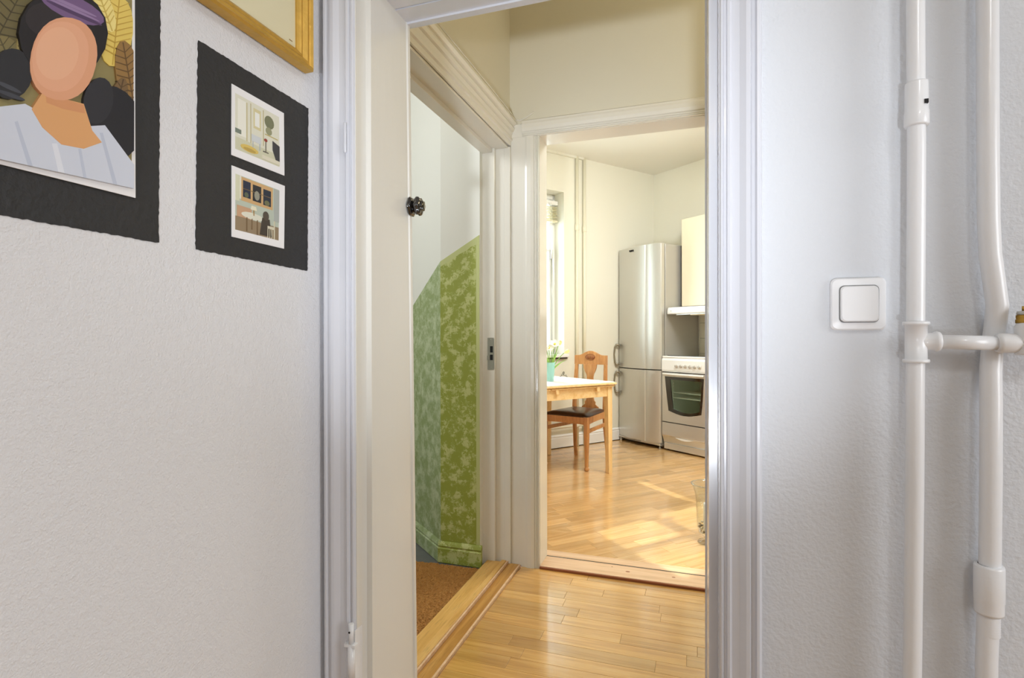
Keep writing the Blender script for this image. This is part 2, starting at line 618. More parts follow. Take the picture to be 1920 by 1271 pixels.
jamb_trim_warm_lit = mat('jamb_trim_warm_lit', (220, 218, 211), 0.24, bump=(9, 0.10, 3, 0.004), stretch=(6, 6, 1), coat=0.25)  # gloss trim recoloured: warm hall light on the left jamb put into the colour
jamb(1, X1L, X2L, 1.232, 1.196).build('jamb', jamb_trim_warm_lit, d1)
jamb(-1, X1R, X2R, 1.212, 1.212).build('jamb', gloss_trim, d1)
B((X1L, X1R, 0.993, 1.031, ZH + 0.014, ZH + 0.03), (X1L, X1R, 1.0306, 1.13, ZH, ZH + 0.03), (X1L, X1R, 1.134, 1.2, ZH - 0.001, ZH + 0.03), (X1L, X1R, 1.185, 1.205, ZH - 0.006, ZH + 0.03)).build('head_jamb', gloss_trim, d1)
# lift-off hinge, painted over
h = MB()
h.tube([(-0.684, 0.978, 0.36), (-0.684, 0.978, 0.432)], 0.0075, 12)
h.tube([(-0.684, 0.978, 0.434), (-0.684, 0.978, 0.478)], 0.0055, 12)
h.box(-0.697, -0.672, 0.972, 0.985, 0.430, 0.436)
h.box(-0.6815, -0.6795, 0.985, 1.012, 0.33, 0.46)
h.build('hinge', pipe_paint, d1)
hp = MB()
hp.tube([(-0.684, 0.9715, 0.4625), (-0.684, 0.9705, 0.4625)], 0.0022, 8)
hp.build('hinge_pin_hole', black_flat, d1)
h2 = MB()
h2.rbox(-0.7025, -0.6955, 0.9785, 0.984, 1.47, 1.535, 0.0025, 2)
h2.build('painted_hinge_cover', gloss_trim, d1)

# ---- kitchen doorway (door_2)
d2 = bpy.data.objects.new('door_2', None)
C.objects.link(d2)
struct(d2, 'cream moulded frame of the kitchen doorway')
kp = [(0.002, -0.01), (0.002, 0.010), (0.003, 0.013), (0.006, 0.013), (0.0075, 0.008), (0.009, 0.013), (0.013, 0.014), (0.0145, 0.009), (0.016, 0.014), (0.021, 0.015), (0.0225, 0.011),
      (0.026, 0.017), (0.040, 0.021), (0.058, 0.020), (0.068, 0.016), (0.074, 0.016), (0.079, 0.011), (0.082, 0.006), (0.082, -0.01)]
kv = kp[:14] + [(0.068, 0.016), (0.080, 0.015), (0.134, 0.014), (0.139, 0.012), (0.139, -0.01)]
MB().sweep(kv, ((-0.682, HY1, 0.0), (-0.682, HY1, 2.02)), (0, -1, 0), (-1, 0, 0)).build('architrave', cream_trim, d2)
MB().sweep(kp, ((0.13, HY1, 0.0), (0.13, HY1, 2.02)), (0, -1, 0), (1, 0, 0)).build('architrave', cream_trim, d2)
MB().sweep(kp, ((-0.764, HY1, 2.02), (0.21, HY1, 2.02)), (0, -1, 0), (0, 0, 1)).build('head_architrave', cream_trim, d2)
B((-0.8215, -0.764, 2.447, 2.47, 2.02, 2.085), ch=0.003).build('corner_block', cream_trim, d2)
B((-0.702, -0.682, 2.455, 2.585, 0, 2.04), (0.13, 0.15, 2.455, 2.585, 0, 2.04), (-0.702, 0.15, 2.455, 2.585, 2.02, 2.04)).build('lining', cream_trim, d2)
t = B((-0.682, 0.13, 2.452, 2.574, -0.01, 0.0125), ch=0.001).build('threshold', pale_sill, d2)
B((-0.682, 0.13, 2.444, 2.4525, -0.01, 0.011), ch=0.002).build('threshold_edge', brown_edge, d2)
B((-0.75, 0.2, 2.5735, 2.5845, -0.01, 0.0112)).build('threshold_gap', black_flat, d2)
B((-0.75, 0.2, 2.584, 2.655, -0.01, 0.010), ch=0.002).build('threshold_cover_strip', pale_sill, d2)

for kx_, ky_, ks_ in ((-0.285, 2.515, 0.010), (-0.085, 2.52, 0.008), (-0.36, 2.545, 0.004)):
    MB().prism([(kx_ + ks_ * math.cos(2 * PI * k / 12), ky_ + 0.6 * ks_ * math.sin(2 * PI * k / 12)) for k in range(12)], 0.0120, 0.0127).build('wood_knot', brown_edge, t)

# ---- stair door frame (door_3), left side of the hall
d3 = bpy.data.objects.new('door_3', None)
C.objects.link(d3)
struct(d3, 'cream frame of the stair doorway')
vp = [(0, -0.01), (0, 0.008), (0.020, 0.009), (0.023, 0.017), (0.032, 0.019), (0.036, 0.012), (0.044, 0.013), (0.058, 0.019), (0.062, 0.013), (0.066, 0.024), (0.078, 0.029), (0.086, 0.027), (0.089, 0.020), (0.094, 0.031), (0.104, 0.038), (0.114, 0.037), (0.121, 0.030), (0.124, 0.020), (0.127, 0.018), (0.127, -0.01)]
MB().sweep(vp, ((HX0, 1.22, 1.985), (HX0, 2.459, 1.985)), (1, 0, 0), (0, 0, 1)).build('head_architrave', cream_trim, d3)
B((-0.958, -0.832, 1.3, 2.455, 1.975, 1.99), (-0.958, -0.905, 1.3, 2.455, 1.955, 1.975), ch=0.001).build('head_jamb', cream_trim, d3)
B((-0.962, -0.894, 2.420, 2.47, 0, 1.98), (-0.894, -0.8225, 2.440, 2.47, 0, 1.98), (-0.852, -0.8215, 2.437, 2.47, 0, 1.98), ch=0.0012).build('jamb', cream_trim, d3)
B((-0.958, -0.83, 1.30, 1.36, 0, 1.98), ch=0.001).build('jamb', cream_trim, d3)
# threshold boards
m = MB()
m.box(-0.935, -0.868, 1.30, 2.425, -0.02, 0.020, ch=0.002)
m.box(-0.867, -0.842, 1.30, 2.438, -0.02, 0.024, ch=0.003)
m.build('threshold_board', pine, d3)
MB().box(-0.8405, -0.833, 1.30, 2.438, -0.02, 0.022, ch=0.001).build('threshold_nosing', pale_sill, d3)
MB().box(-0.832, -0.783, 1.22, 2.443, -0.02, 0.010, ch=0.001).build('threshold_board', oak_sill, d3)
MB().box(-0.7825, -0.774, 1.22, 2.443, -0.02, 0.011, ch=0.001).build('threshold_nosing', pale_sill, d3)
# strike plate in the jamb
sp = thing('strike_plate', 'nickel lock strike plate set into the cream jamb of the stair door', 'strike plate', (-0.9125, 2.4195, 1.002))
outl = [(-0.0165, -0.076), (0.012, -0.076), (0.0165, -0.070), (0.0165, 0.070), (0.012, 0.076), (-0.0165, 0.076)]
MB().prism(outl, -0.0016, 0.0, 'y').build('plate', nickel, sp)
MB().box(-0.004, 0.010, -0.0022, -0.0016, 0.006, 0.036).build('latch_slot', black_flat, sp)
MB().box(-0.004, 0.010, -0.0022, -0.0016, -0.030, -0.004).build('bolt_slot', black_flat, sp)
MB().box(-0.0185, -0.005, -0.005, -0.0016, -0.030, -0.008, ch=0.001).build('latch_lip', nickel, sp)
for z in (-0.066, 0.066):
    MB().lathe([(0, -0.0026), (0.003, -0.0026), (0.0034, -0.0016)], 0, 0, z, 10, 'y').build('screw', steel_dk, sp)

# ---- stair landing beyond door_3
LZ = 2.95
struct(B((-1.158, -0.955, 2.386, 2.47, 0, LZ)).build('wall_front_landing', wall_stair))
dx, dy = -0.233, 0.198
dl = math.hypot(dx, dy)
dd = Vector((dx / dl, dy / dl, 0))
dn = Vector((-dd.y, dd.x, 0))            # points away from the landing side
if dn.y < 0:
    dn = -dn
P0 = Vector((-1.158, 2.386, 0))
P1 = P0 + dd * 1.86
wd = MB().prism([(P0.x, P0.y), (P1.x, P1.y), (P1.x + dn.x * 0.1, P1.y + dn.y * 0.1), (P0.x + dn.x * 0.1, P0.y + dn.y * 0.1)], 0, LZ).build('wall_diagonal_landing', wall_stair)
struct(wd)
struct(B((-2.6, -2.5, 0.3, 3.6, 0, LZ), (-2.6, XL - 0.06, 0.2, 0.3, 0, LZ), (XL - 0.12, XL - 0.065, 0.3, 1.22, 0, LZ)).build('wall_left_landing', wall_stair))
struct(B((-2.6, HX0 - 0.13, 0.2, 3.6, LZ, LZ + 0.1)).build('ceiling_landing', ceil_white))
fl = MB().prism([(-2.6, 0.3), (-0.90, 0.3), (-0.90, 2.46), (-1.12, 2.46), (-1.12, 2.42), (P1.x + 0.02, P1.y + 0.02), (-2.6, P1.y + 0.02)], -0.06, -0.004).build('floor_landing', stone)
struct(fl, 'dark grey stone landing floor')
# green dado on the frontal wall: plain border with a sponged field set in it
wfl = bpy.data.objects['wall_front_landing']
MB().prism([(-0.957, 0.1), (-0.957, 1.562), (-1.1585, 1.447), (-1.1585, 0.1)], 2.3835, 2.3865, 'y').build('green_border', green_plain, wfl)
MB().prism([(-0.974, 0.1), (-0.974, 1.515), (-1.0, 1.508), (-1.02, 1.492), (-1.06, 1.476), (-1.1, 1.452), (-1.159, 1.42), (-1.159, 0.1)], 2.3828, 2.3838, 'y').build('green_sponged_panel', green_sponge, wfl)
# green dado on the diagonal wall
mb = MB()
z0a, z1a = 1.447, 1.447 - 0.205 / 0.36 * 1.86
for pnt, z1 in ((P0, z0a), (P1, max(0.5, z1a))):
    pass
q = [P0 - dn * 0.0025, P1 - dn * 0.0025, P1 + dn * 0.001, P0 + dn * 0.001]
zt = [z0a, max(0.45, z1a)]
mb.v = [(q[0].x, q[0].y, 0.1), (q[1].x, q[1].y, 0.1), (q[1].x, q[1].y, zt[1]), (q[0].x, q[0].y, zt[0]), (q[3].x, q[3].y, 0.1), (q[2].x, q[2].y, 0.1), (q[2].x, q[2].y, zt[1]), (q[3].x, q[3].y, zt[0])]
for f in ((0, 1, 2, 3), (4, 7, 6, 5), (0, 4, 5, 1), (1, 5, 6, 2), (2, 6, 7, 3), (3, 7, 4, 0)):
    mb.face(f)
mb.build('green_sponged_panel', green_cool_lit, wd)
bp = [(0, 0.0), (0, 0.018), (0.066, 0.018), (0.070, 0.014), (0.076, 0.014), (0.080, 0.017), (0.090, 0.012), (0.098, 0.006), (0.100, 0.0)]
MB().sweep(bp, ((-0.945, 2.386, 0), (-1.168, 2.386, 0)), (0, -1, 0), (0, 0, 1)).build('baseboard', green_sponge, wfl)
MB().sweep(bp, ((P0.x + 0.004, P0.y - 0.004, 0), (P1.x, P1.y, 0)), (-dn.x, -dn.y, 0), (0, 0, 1)).build('baseboard', green_cool_lit, wd)

# coir door mat: one pad of short uneven tufts
mb = MB()
X0, X1_, Y0, Y1_ = -1.60, -0.938, 1.45, 2.330
nx, ny = 150, 200
rows = []
for j in range(ny + 1):
    row = []
    for i in range(nx + 1):
        x = X0 + (X1_ - X0) * i / nx
        y = Y0 + (Y1_ - Y0) * j / ny
        z = 0.010 + random.uniform(-0.0035, 0.0035) + 0.002 * math.sin(j * 2.1) * math.sin(i * 1.9)
        if i in (0, nx) or j in (0, ny):
            z = -0.003
        row.append((x + random.uniform(-0.001, 0.001), y + random.uniform(-0.0015, 0.0015) + (0.022 * (x - X0) / (X1_ - X0) - 0.012) * (j / ny), z))
    rows.append(row)
mb.quadgrid(rows, smooth=False)
tag(mb.build('door_mat', coir, recalc=False), 'brown coir door mat on the grey landing floor beside the threshold', 'mat')

# ---- floors
kit_poly = [K(0, 1.42), K(0, -1.93), (-1.06, 2.585, 0), (2.05, 2.585, 0), (2.05, 4.30, 0)]
kit_poly = [(p[0], p[1]) for p in kit_poly]


def clip(poly, nx_, ny_, c):
    """keep the side nx*x + ny*y >= c"""
    out = []
    for i in range(len(poly)):
        p, q_ = poly[i], poly[(i + 1) % len(poly)]
        a, b_ = p[0] * nx_ + p[1] * ny_ - c, q_[0] * nx_ + q_[1] * ny_ - c
        if a >= 0:
            out.append(p)
        if (a >= 0) != (b_ >= 0):
            s = a / (a - b_)
            out.append((p[0] + (q_[0] - p[0]) * s, p[1] + (q_[1] - p[1]) * s))
    return out


def strip_mesh(poly, z0, z1, ch, rot):
    """a floor strip: bevelled top edges; poly in local coordinates"""
    cx = sum(p[0] for p in poly) / len(poly)
    cy = sum(p[1] for p in poly) / len(poly)
    mb_ = MB()
    n = len(poly)
    ins = []
    for p in poly:
        dxx, dyy = cx - p[0], cy - p[1]
        ins.append((p[0] + math.copysign(min(ch, abs(dxx)), dxx), p[1] + math.copysign(min(ch, abs(dyy)), dyy)))
    mb_.v = [(p[0], p[1], z0) for p in poly] + [(p[0], p[1], z1 - ch) for p in poly] + [(p[0], p[1], z1) for p in ins]
    for k in range(2):
        for i in range(n):
            j = (i + 1) % n
            mb_.face((k * n + i, k * n + j, (k + 1) * n + j, (k + 1) * n + i))
    mb_.face(tuple(range(2 * n, 3 * n)))
    return mb_


def lay_floor(name, parent, origin, ang, rows, wid, cliplines, seen, m, lo, hi):
    """rows of strips of random length along direction ang"""
    ca, sa = math.cos(ang), math.sin(ang)
    rest = MB()
    cnt = 0
    for r in range(rows[0], rows[1]):
        s = lo + random.uniform(-0.4, 0)
        while s < hi:
            L_ = random.choice((0.26, 0.32, 0.38, 0.44, 0.5, 0.56))
            g = 0.0003
            poly = [(s + g, r * wid + g), (s + L_ - g, r * wid + g), (s + L_ - g, (r + 1) * wid - g), (s + g, (r + 1) * wid - g)]
            s += L_
            for nx_, ny_, c in cliplines:
                # world half plane into local coordinates
                lx, ly = nx_ * ca + ny_ * sa, -nx_ * sa + ny_ * ca
                poly = clip(poly, lx, ly, c - (nx_ * origin[0] + ny_ * origin[1])) if poly else poly
            if len(poly) < 3:
                continue
            area = abs(sum(poly[i][0] * poly[(i + 1) % len(poly)][1] - poly[(i + 1) % len(poly)][0] * poly[i][1] for i in range(len(poly)))) / 2
            if area < 2e-4:
                continue
            cx = sum(p[0] for p in poly) / len(poly)
            cy = sum(p[1] for p in poly) / len(poly)
            wx, wy = origin[0] + cx * ca - cy * sa, origin[1] + cx * sa + cy * ca
            if seen(wx, wy):
                loc = [(p[0] - cx, p[1] - cy) for p in poly]
                strip_mesh(loc, -0.008, 0.0, 0.0007, ang).build('floor_strip', m, parent, (wx, wy, 0), ang)
                cnt += 1
            else:
                sm_ = strip_mesh(poly, -0.008, 0.0, 0.0007, ang)
                o_ = len(rest.v)
                rest.v.extend([(origin[0] + p[0] * ca - p[1] * sa, origin[1] + p[0] * sa + p[1] * ca, p[2]) for p in sm_.v])
                for f in sm_.f:
                    rest.face(tuple(o_ + i for i in f))
    if rest.v:
        ro = rest.build('floor_strip', m, parent)
        ro['kind'] = 'stuff'
    return cnt


fh = B((-0.774, HX1, 1.0, 2.46, -0.06, -0.008), (-0.96, -0.70, 2.36, 2.47, -0.06, -0.010)).build('floor', joint)
struct(fh, 'oak strip floor of the hall')
lay_floor('floor_strip', fh, (-0.773, 1.02), 0.0, (0, 22), 0.0655, [(1, 0, -0.773), (-1, 0, -0.88), (0, 1, 1.02), (0, -1, -2.458)],
          lambda x, y: x < 0.45 and y > 1.3, oak_hall, 0, 1.75)
struct(B((XL - 0.06, 2.5, -2.8, 1.02, -0.06, 0.0)).build('floor_room', oak_hall))
mbk = MB().prism(kit_poly, -0.06, -0.008)
fk = mbk.build('floor_kitchen', joint)
struct(fk, 'oak strip floor of the kitchen')
kl = []
for i in range(5):
    p, q_ = kit_poly[i], kit_poly[(i + 1) % 5]
    ex, ey = q_[0] - p[0], q_[1] - p[1]
    ln = math.hypot(ex, ey)
    nx_, ny_ = -ey / ln, ex / ln
    gx = sum(a[0] for a in kit_poly) / 5
    gy = sum(a[1] for a in kit_poly) / 5
    if (gx - p[0]) * nx_ + (gy - p[1]) * ny_ < 0:
        nx_, ny_ = -nx_, -ny_
    kl.append((nx_, ny_, p[0] * nx_ + p[1] * ny_))
kl.append((0, 1, 2.6555))
nk = lay_floor('floor_strip', fk, (-1.3, 2.6), math.radians(45.5), (-50, 50), 0.068, kl,
               lambda x, y: -0.285 < x / y < 0.045 and y < 5.9, oak_kit, -4.0, 5.0)

# ---------------------------------------------------------------- kitchen shell
KZ = 2.87
WB0, WB1, WZ0, WZ1 = -0.95, 0.15, 0.912, 2.50
mb = MB()
for bx in ((-0.34, 0, -2.02, WB0, 0, KZ), (-0.34, 0, WB1, 1.42, 0, KZ), (-0.34, 0, WB0, WB1, 0, WZ0), (-0.34, 0, WB0, WB1, WZ1, KZ)):
    mb.box(*bx, M=KM)
wk = mb.build('wall_left_kitchen', wall_kitchen)
struct(wk, 'cream kitchen wall with window and pipes')
wr = MB().box(-0.34, 3.2, 1.42, 1.52, 0, KZ, M=KM).build('wall_back_kitchen', wall_kitchen)
struct(wr, 'cream kitchen wall behind fridge and cooker')
struct(B((2.05, 2.15, 2.46, 4.6, 0, KZ)).build('wall_right_kitchen', wall_kitchen))
struct(MB().prism([tuple((K(-0.34, 1.52))[:2]), tuple(K(-0.34, -1.93)[:2]), tuple(K(0, -1.93)[:2]), (-1.06, 2.47), (2.15, 2.47), (2.15, 4.6)], KZ, KZ + 0.1).build('ceiling_kitchen', ceil_white))
MB().box(-0.001, 0.03, -1.9, 0.40, KZ - 0.02, KZ, M=KM).build('cove', wall_kitchen, wk)
mb = MB()
bprof = [(0, 0), (0, 0.016), (0.09, 0.016), (0.094, 0.012), (0.102, 0.012), (0.108, 0.016), (0.12, 0.008), (0.124, 0.0)]
p0, p1 = K(0, -1.92), K(0, 1.42)
bb = MB().sweep([(a + 0.008, h) for a, h in bprof], (p0, p1), KA, (0, 0, 1)).build('baseboard_left', enamel)
struct(bb)
struct(MB().box(0.0, 0.008, -1.92, 1.42, 0.0, 0.008, M=KM).build('trim_1', black_line))
# window_1 in the kitchen wall
w1 = bpy.data.objects.new('window_1', None)
C.objects.link(w1)
w1.matrix_world = KM
struct(w1, 'bright white kitchen window')
fw_ = mat('window_white_paint', (236, 236, 232), 0.3)


def kb(name, m_, parent, *boxes, ch=0.0):
    return B(*boxes, ch=ch).build(name, m_, parent)


kb('frame', fw_, w1, (-0.20, -0.145, WB0, WB0 + 0.05, WZ0, WZ1), (-0.20, -0.145, WB1 - 0.03, WB1, WZ0, WZ1), (-0.20, -0.145, WB0, WB1, WZ0, WZ0 + 0.05), (-0.20, -0.145, WB0, WB1, WZ1 - 0.05, WZ1), ch=0.003)
for b0, b1 in ((WB0 + 0.05, -0.40), (-0.40, WB1 - 0.03)):
    s_ = kb('sash', fw_, w1, (-0.19, -0.14, b0, b0 + 0.045, WZ0 + 0.05, WZ1 - 0.05), (-0.19, -0.14, b1 - 0.045, b1, WZ0 + 0.05, WZ1 - 0.05),
            (-0.19, -0.14, b0, b1, WZ0 + 0.05, WZ0 + 0.10), (-0.19, -0.14, b0, b1, WZ1 - 0.10, WZ1 - 0.05), (-0.18, -0.15, b0, b1, 1.93, 1.955), ch=0.002)
    B((-0.169, -0.165, b0 + 0.04, b1 - 0.04, WZ0 + 0.095, 1.935), (-0.169, -0.165, b0 + 0.04, b1 - 0.04, 1.95, WZ1 - 0.095)).build('pane', window_glass, s_)
rd = MB()
rd.tube([(-0.128, 0.098, WZ0 + 0.08), (-0.128, 0.098, 1.88)], 0.005, 8)
rd.rbox(-0.14, -0.118, 0.085, 0.112, 1.86, 1.95, 0.004, 2)
rd.build('window_rod', nickel, w1)
kb('window_sill', enamel, w1, (-0.15, 0.035, WB0 - 0.03, WB1 + 0.04, WZ0 - 0.028, WZ0 + 0.002), ch=0.004)
kb('sill_underlay', black_line, w1, (0.0, 0.030, WB0, WB1 + 0.02, WZ0 - 0.042, WZ0 - 0.029))
# venetian blind pulled up under the window head
bl = thing('venetian_blind', 'cream venetian blind pulled up at the top of the kitchen window', 'blind', K(0, 0, 0), KR)
kb('head_rail', fw_, bl, (-0.125, -0.085, WB0 + 0.02, WB1 - 0.005, 2.385, 2.425), ch=0.003)
sl = mat('cream_slat', (226, 220, 190), 0.45)
for k in range(8):
    z = 2.245 + k * 0.0165
    kb('slat', sl, bl, (-0.128, -0.082, WB0 + 0.03, WB1 - 0.012, z, z + 0.003 + 0.002 * (k % 2)), ch=0.001)
kb('bottom_rail', sl, bl, (-0.13, -0.08, WB0 + 0.03, WB1 - 0.012, 2.215, 2.235), ch=0.003)
for pth in ([(-0.078, 0.06, 2.40), (-0.076, 0.065, 2.1), (-0.07, 0.08, 1.75), (-0.068, 0.085, 1.62)], [(-0.078, 0.03, 2.40), (-0.076, 0.045, 2.1), (-0.07, 0.07, 1.80), (-0.068, 0.09, 1.60)]):
    MB().tube(pth, 0.0022, 6).build('pull_cord', fw_, bl)
for bbx in (-0.8, -0.4, 0.04):
    MB().tube([(-0.079, bbx, 2.39), (-0.079, bbx, 2.225)], 0.002, 6).build('lift_cord', fw_, bl)
# two riser pipes on the kitchen wall
kpaint = mat('kitchen_pipe_paint', (232, 227, 205), 0.35)
for i, (bb_, lab) in enumerate(((0.30, 'cream riser pipe on the kitchen wall, nearer the window'), (0.395, 'cream riser pipe on the kitchen wall, nearer the fridge'))):
    pr = thing('riser_pipe', lab, 'pipe', K(0.0205, bb_, 0), KR, 'riser pipes on the kitchen wall')
    MB().tube([(0, 0, 0.002), (0, 0, 2.868)], 0.0165, 12).build('pipe_run', kpaint, pr)
    MB().lathe([(0.0165, -0.03), (0.021, -0.028), (0.021, 0.028), (0.0165, 0.03)], 0, 0, 2.17 - 0.01 * i, 14).build('coupling', kpaint, pr)
    MB().lathe([(0.0165, -0.02), (0.021, -0.018), (0.021, 0.018), (0.0165, 0.02)], 0, 0, 0.21, 14).build('tee', kpaint, pr)
br = MB().tube([(0, 0, 0), (0, -0.5, 0.0)], 0.011, 10)
br.lathe([(0.011, -0.03), (0.018, -0.025), (0.018, 0.02), (0.011, 0.025)], 0, -0.12, 0, 12, 'y')
tag(br.build('branch_pipe', kpaint, None, K(0.05, 0.375, 0.21), KR), 'short cream branch pipe running under the kitchen window', 'pipe')
# tiles behind the cooker
tile = mat('cream_tile', (222, 218, 200), 0.15, coat=0.4)
tl = bpy.data.objects.new('trim_2', None)
C.objects.link(tl)
tl.matrix_world = KM
struct(tl, 'cream wall tiles behind the cooker')
kb('grout', mat('grout', (120, 116, 104), 0.8), tl, (0.612, 1.95, 1.4135, 1.42, 0.76, 1.375))
for r in range(4):
    for c_ in range(9):
        kb('tile', tile, tl, (0.613 + c_ * 0.1485, 0.613 + c_ * 0.1485 + 0.147, 1.409, 1.4136, 0.762 + r * 0.1535, 0.762 + r * 0.1535 + 0.1505), ch=0.001)

# ---------------------------------------------------------------- fridge freezer
fr = thing('fridge_freezer', 'tall silver fridge freezer with a curved front in the kitchen corner', 'fridge', K(0.02, 0.86, 0), KR)
FW, FD, FH = 0.575, 0.555, 1.985
kb('body', steel_dk, fr, (0.004, FW, 0.062, FD, 0.06, FH), ch=0.004)


def door_outline():
    """curved front seen from above: shallow bulge, a crease two thirds along, then a rounder flank"""
    pts = [(0.0, 0.05), (0.0, 0.012)]
    for k in range(13):
        s = k / 12
        x = 0.02 + s * 0.385
        pts.append((x, 0.006 - 0.050 * math.sin(s * PI * 0.62)))
    pts.append((0.410, -0.034))
    for k in range(1, 9):
        s = k / 8
        x = 0.410 + s * (FW - 0.020 - 0.410)
        pts.append((x, -0.034 - 0.004 * math.sin(s * PI) + 0.026 * s * s))
    pts += [(FW - 0.006, 0.0), (FW, 0.012), (FW, 0.05)]
    return pts


for nm, z0, z1, hz0, hz1 in (('fridge_door', 0.768, FH, 0.79, 1.005), ('freezer_door', 0.06, 0.758, 0.50, 0.722)):
    dm = MB()
    op_ = door_outline()
    dm.prism(op_, z0, z1)
    do = dm.build(nm, steel_lt, fr)
    hm = MB()
    hm.tube([(0.022, -0.004, hz0 + 0.012), (0.002, -0.030, hz0 + 0.004), (-0.006, -0.042, hz0 + 0.03), (-0.010, -0.050, (hz0 + hz1) / 2), (-0.006, -0.042, hz1 - 0.03), (0.002, -0.030, hz1 - 0.004), (0.022, -0.004, hz1 - 0.012)],
            [0.013, 0.013, 0.009, 0.0075, 0.009, 0.013, 0.013], 10)
    hm.build('handle', mat('taupe_handle', (150, 142, 124), 0.35, 0.6), do)
kb('door_gasket', black_flat, fr, (0.008, FW - 0.008, 0.0502, 0.0618, 0.062, FH - 0.004))
ds = bpy.data.objects['fridge_door']
for k in range(3):
    B((0.205 + k * 0.022, 0.211 + k * 0.022, -0.0475, -0.030, 1.940, 1.958)).build('indicator_mark', black_flat, ds)
kb('plinth', steel_dk, fr, (0.02, FW - 0.02, 0.04, FD, 0.02, 0.062))
kb('hinge_bracket', steel_lt, fr, (0.32, FW - 0.004, -0.008, 0.06, 0.034, 0.056), (0.0, 0.22, 0.004, 0.06, 0.040, 0.056), ch=0.003)
for fx in (0.02, FW - 0.03):
    MB().lathe([(0, 0.0), (0.012, 0.0), (0.012, 0.012), (0.007, 0.014), (0.007, 0.04)], fx, 0.02, 0, 10).build('foot', steel_lt, fr)

# ---------------------------------------------------------------- cooker
ck = thing('cooker', 'white and silver cooker with six knobs and dark oven window', 'cooker', K(0.605, 0.865, 0), KR)
CW, CDp = 0.498, 0.545
kb('body', enamel, ck, (0.004, 0.03, 0.03, CDp, 0.03, 0.885), (CW - 0.03, CW - 0.004, 0.03, CDp, 0.03, 0.885), (0.03, CW - 0.03, CDp - 0.02, CDp, 0.03, 0.885), (0.03, CW - 0.03, 0.03, CDp - 0.02, 0.03, 0.27), (0.03, CW - 0.03, 0.03, CDp - 0.02, 0.74, 0.885))
kb('hob_surround', enamel, ck, (-0.002, CW + 0.002, 0.0, CDp, 0.882, 0.901), ch=0.005)
kb('glass_hob', black_gloss, ck, (0.02, CW - 0.02, 0.05, CDp - 0.02, 0.9005, 0.906), ch=0.001)
cp = MB()
cp.prism([(0.0, 0.752), (-0.006, 0.770), (-0.004, 0.860), (0.006, 0.884), (0.05, 0.884), (0.05, 0.752)], 0.0, CW, 'x')
cp_ = cp.build('control_panel', enamel, ck)
for k in range(6):
    kx = 0.178 + k * 0.0515
    kn = MB().lathe([(0.0165, 0.0), (0.0165, -0.012), (0.0155, -0.014), (0.0, -0.014)], kx, -0.004, 0.808, 16, 'y')
    kn.rbox(kx - 0.0035, kx + 0.0035, -0.026, -0.012, 0.794, 0.822, 0.002, 2)
    kn.build('knob', silver_pl, cp_)
# oven door with an inset pane
wy = [(0.040, 0.705), (0.48, 0.705), (0.458, 0.372)]
bot = [(0.458 - (0.458 - 0.078) * s / 8, 0.372 - 0.022 * math.sin(PI * (0.12 + 0.88 * s / 8) if s else 0)) for s in range(1, 9)]
pane = [(0.036, 0.708), (0.480, 0.708), (0.474, 0.62), (0.466, 0.50), (0.452, 0.385)]
for s in range(1, 8):
    x = 0.452 - (0.452 - 0.080) * s / 8
    pane.append((x, 0.385 - 0.032 * math.sin(PI * s / 8)))
pane += [(0.080, 0.385), (0.062, 0.50), (0.046, 0.62)]
cxm, czm = 0.26, 0.53


def to_rect(p, x0, x1, z0, z1):
    dxx, dzz = p[0] - cxm, p[1] - czm
    k = min((((x1 - cxm) / dxx) if dxx > 0 else ((x0 - cxm) / dxx)) if abs(dxx) > 1e-6 else 99, (((z1 - czm) / dzz) if dzz > 0 else ((z0 - czm) / dzz)) if abs(dzz) > 1e-6 else 99)
    return (cxm + dxx * k, czm + dzz * k)


# corners of the rectangle are kept by inserting the loop points that aim at them
def loop_with_corners(inner, x0, x1, z0, z1):
    o_, i_ = [], []
    n = len(inner)
    cor = [(x0, z0), (x0, z1), (x1, z0), (x1, z1)]
    for k in range(n):
        p, q2 = inner[k], inner[(k + 1) % n]
        o_.append(to_rect(p, x0, x1, z0, z1))
        i_.append(p)
        a0 = math.atan2(p[1] - czm, p[0] - cxm)
        a1 = math.atan2(q2[1] - czm, q2[0] - cxm)
        dlt = (a1 - a0 + PI) % (2 * PI) - PI
        for c_ in cor:
            ac = math.atan2(c_[1] - czm, c_[0] - cxm)
            dc = (ac - a0 + PI) % (2 * PI) - PI
            if dlt != 0 and 0 < dc / dlt < 1:
                s = dc / dlt
                o_.append(c_)
                i_.append((p[0] + (q2[0] - p[0]) * s, p[1] + (q2[1] - p[1]) * s))
    return o_, i_


oo, ii = loop_with_corners(pane, 0.003, CW - 0.003, 0.279, 0.744)
od = MB().ring(oo, ii, -0.004, 0.026).build('oven_door', silver_pl, ck)
inner2 = [(cxm + (p[0] - cxm) * 0.80 + 0.018, czm + (p[1] - czm) * 0.84) for p in pane]
MB().ring(pane, inner2, -0.0035, 0.004).build('glass_border', black_gloss, od)
MB().prism(inner2, -0.003, 0.002, 'y').build('oven_pane', pane_mat('oven_glass', (240, 246, 240), 0.03), od)
MB().rbox(0.02, CW - 0.02, -0.022, -0.006, 0.722, 0.738, 0.004, 2).build('door_handle_rail', enamel, od)
B((0.20, 0.222, -0.0095, -0.004, 0.744, 0.7515)).build('clasp', black_flat, ck)
cav = mat('oven_cavity', (214, 222, 210), 0.4)
kb('oven_cavity', cav, ck, (0.030, 0.034, 0.03, CDp - 0.02, 0.28, 0.74), (CW - 0.034, CW - 0.030, 0.03, CDp - 0.02, 0.28, 0.74), (0.03, CW - 0.03, CDp - 0.03, CDp - 0.021, 0.28, 0.74))
rackm = mat('rack_chrome', (228, 228, 222), 0.35, 0.2)
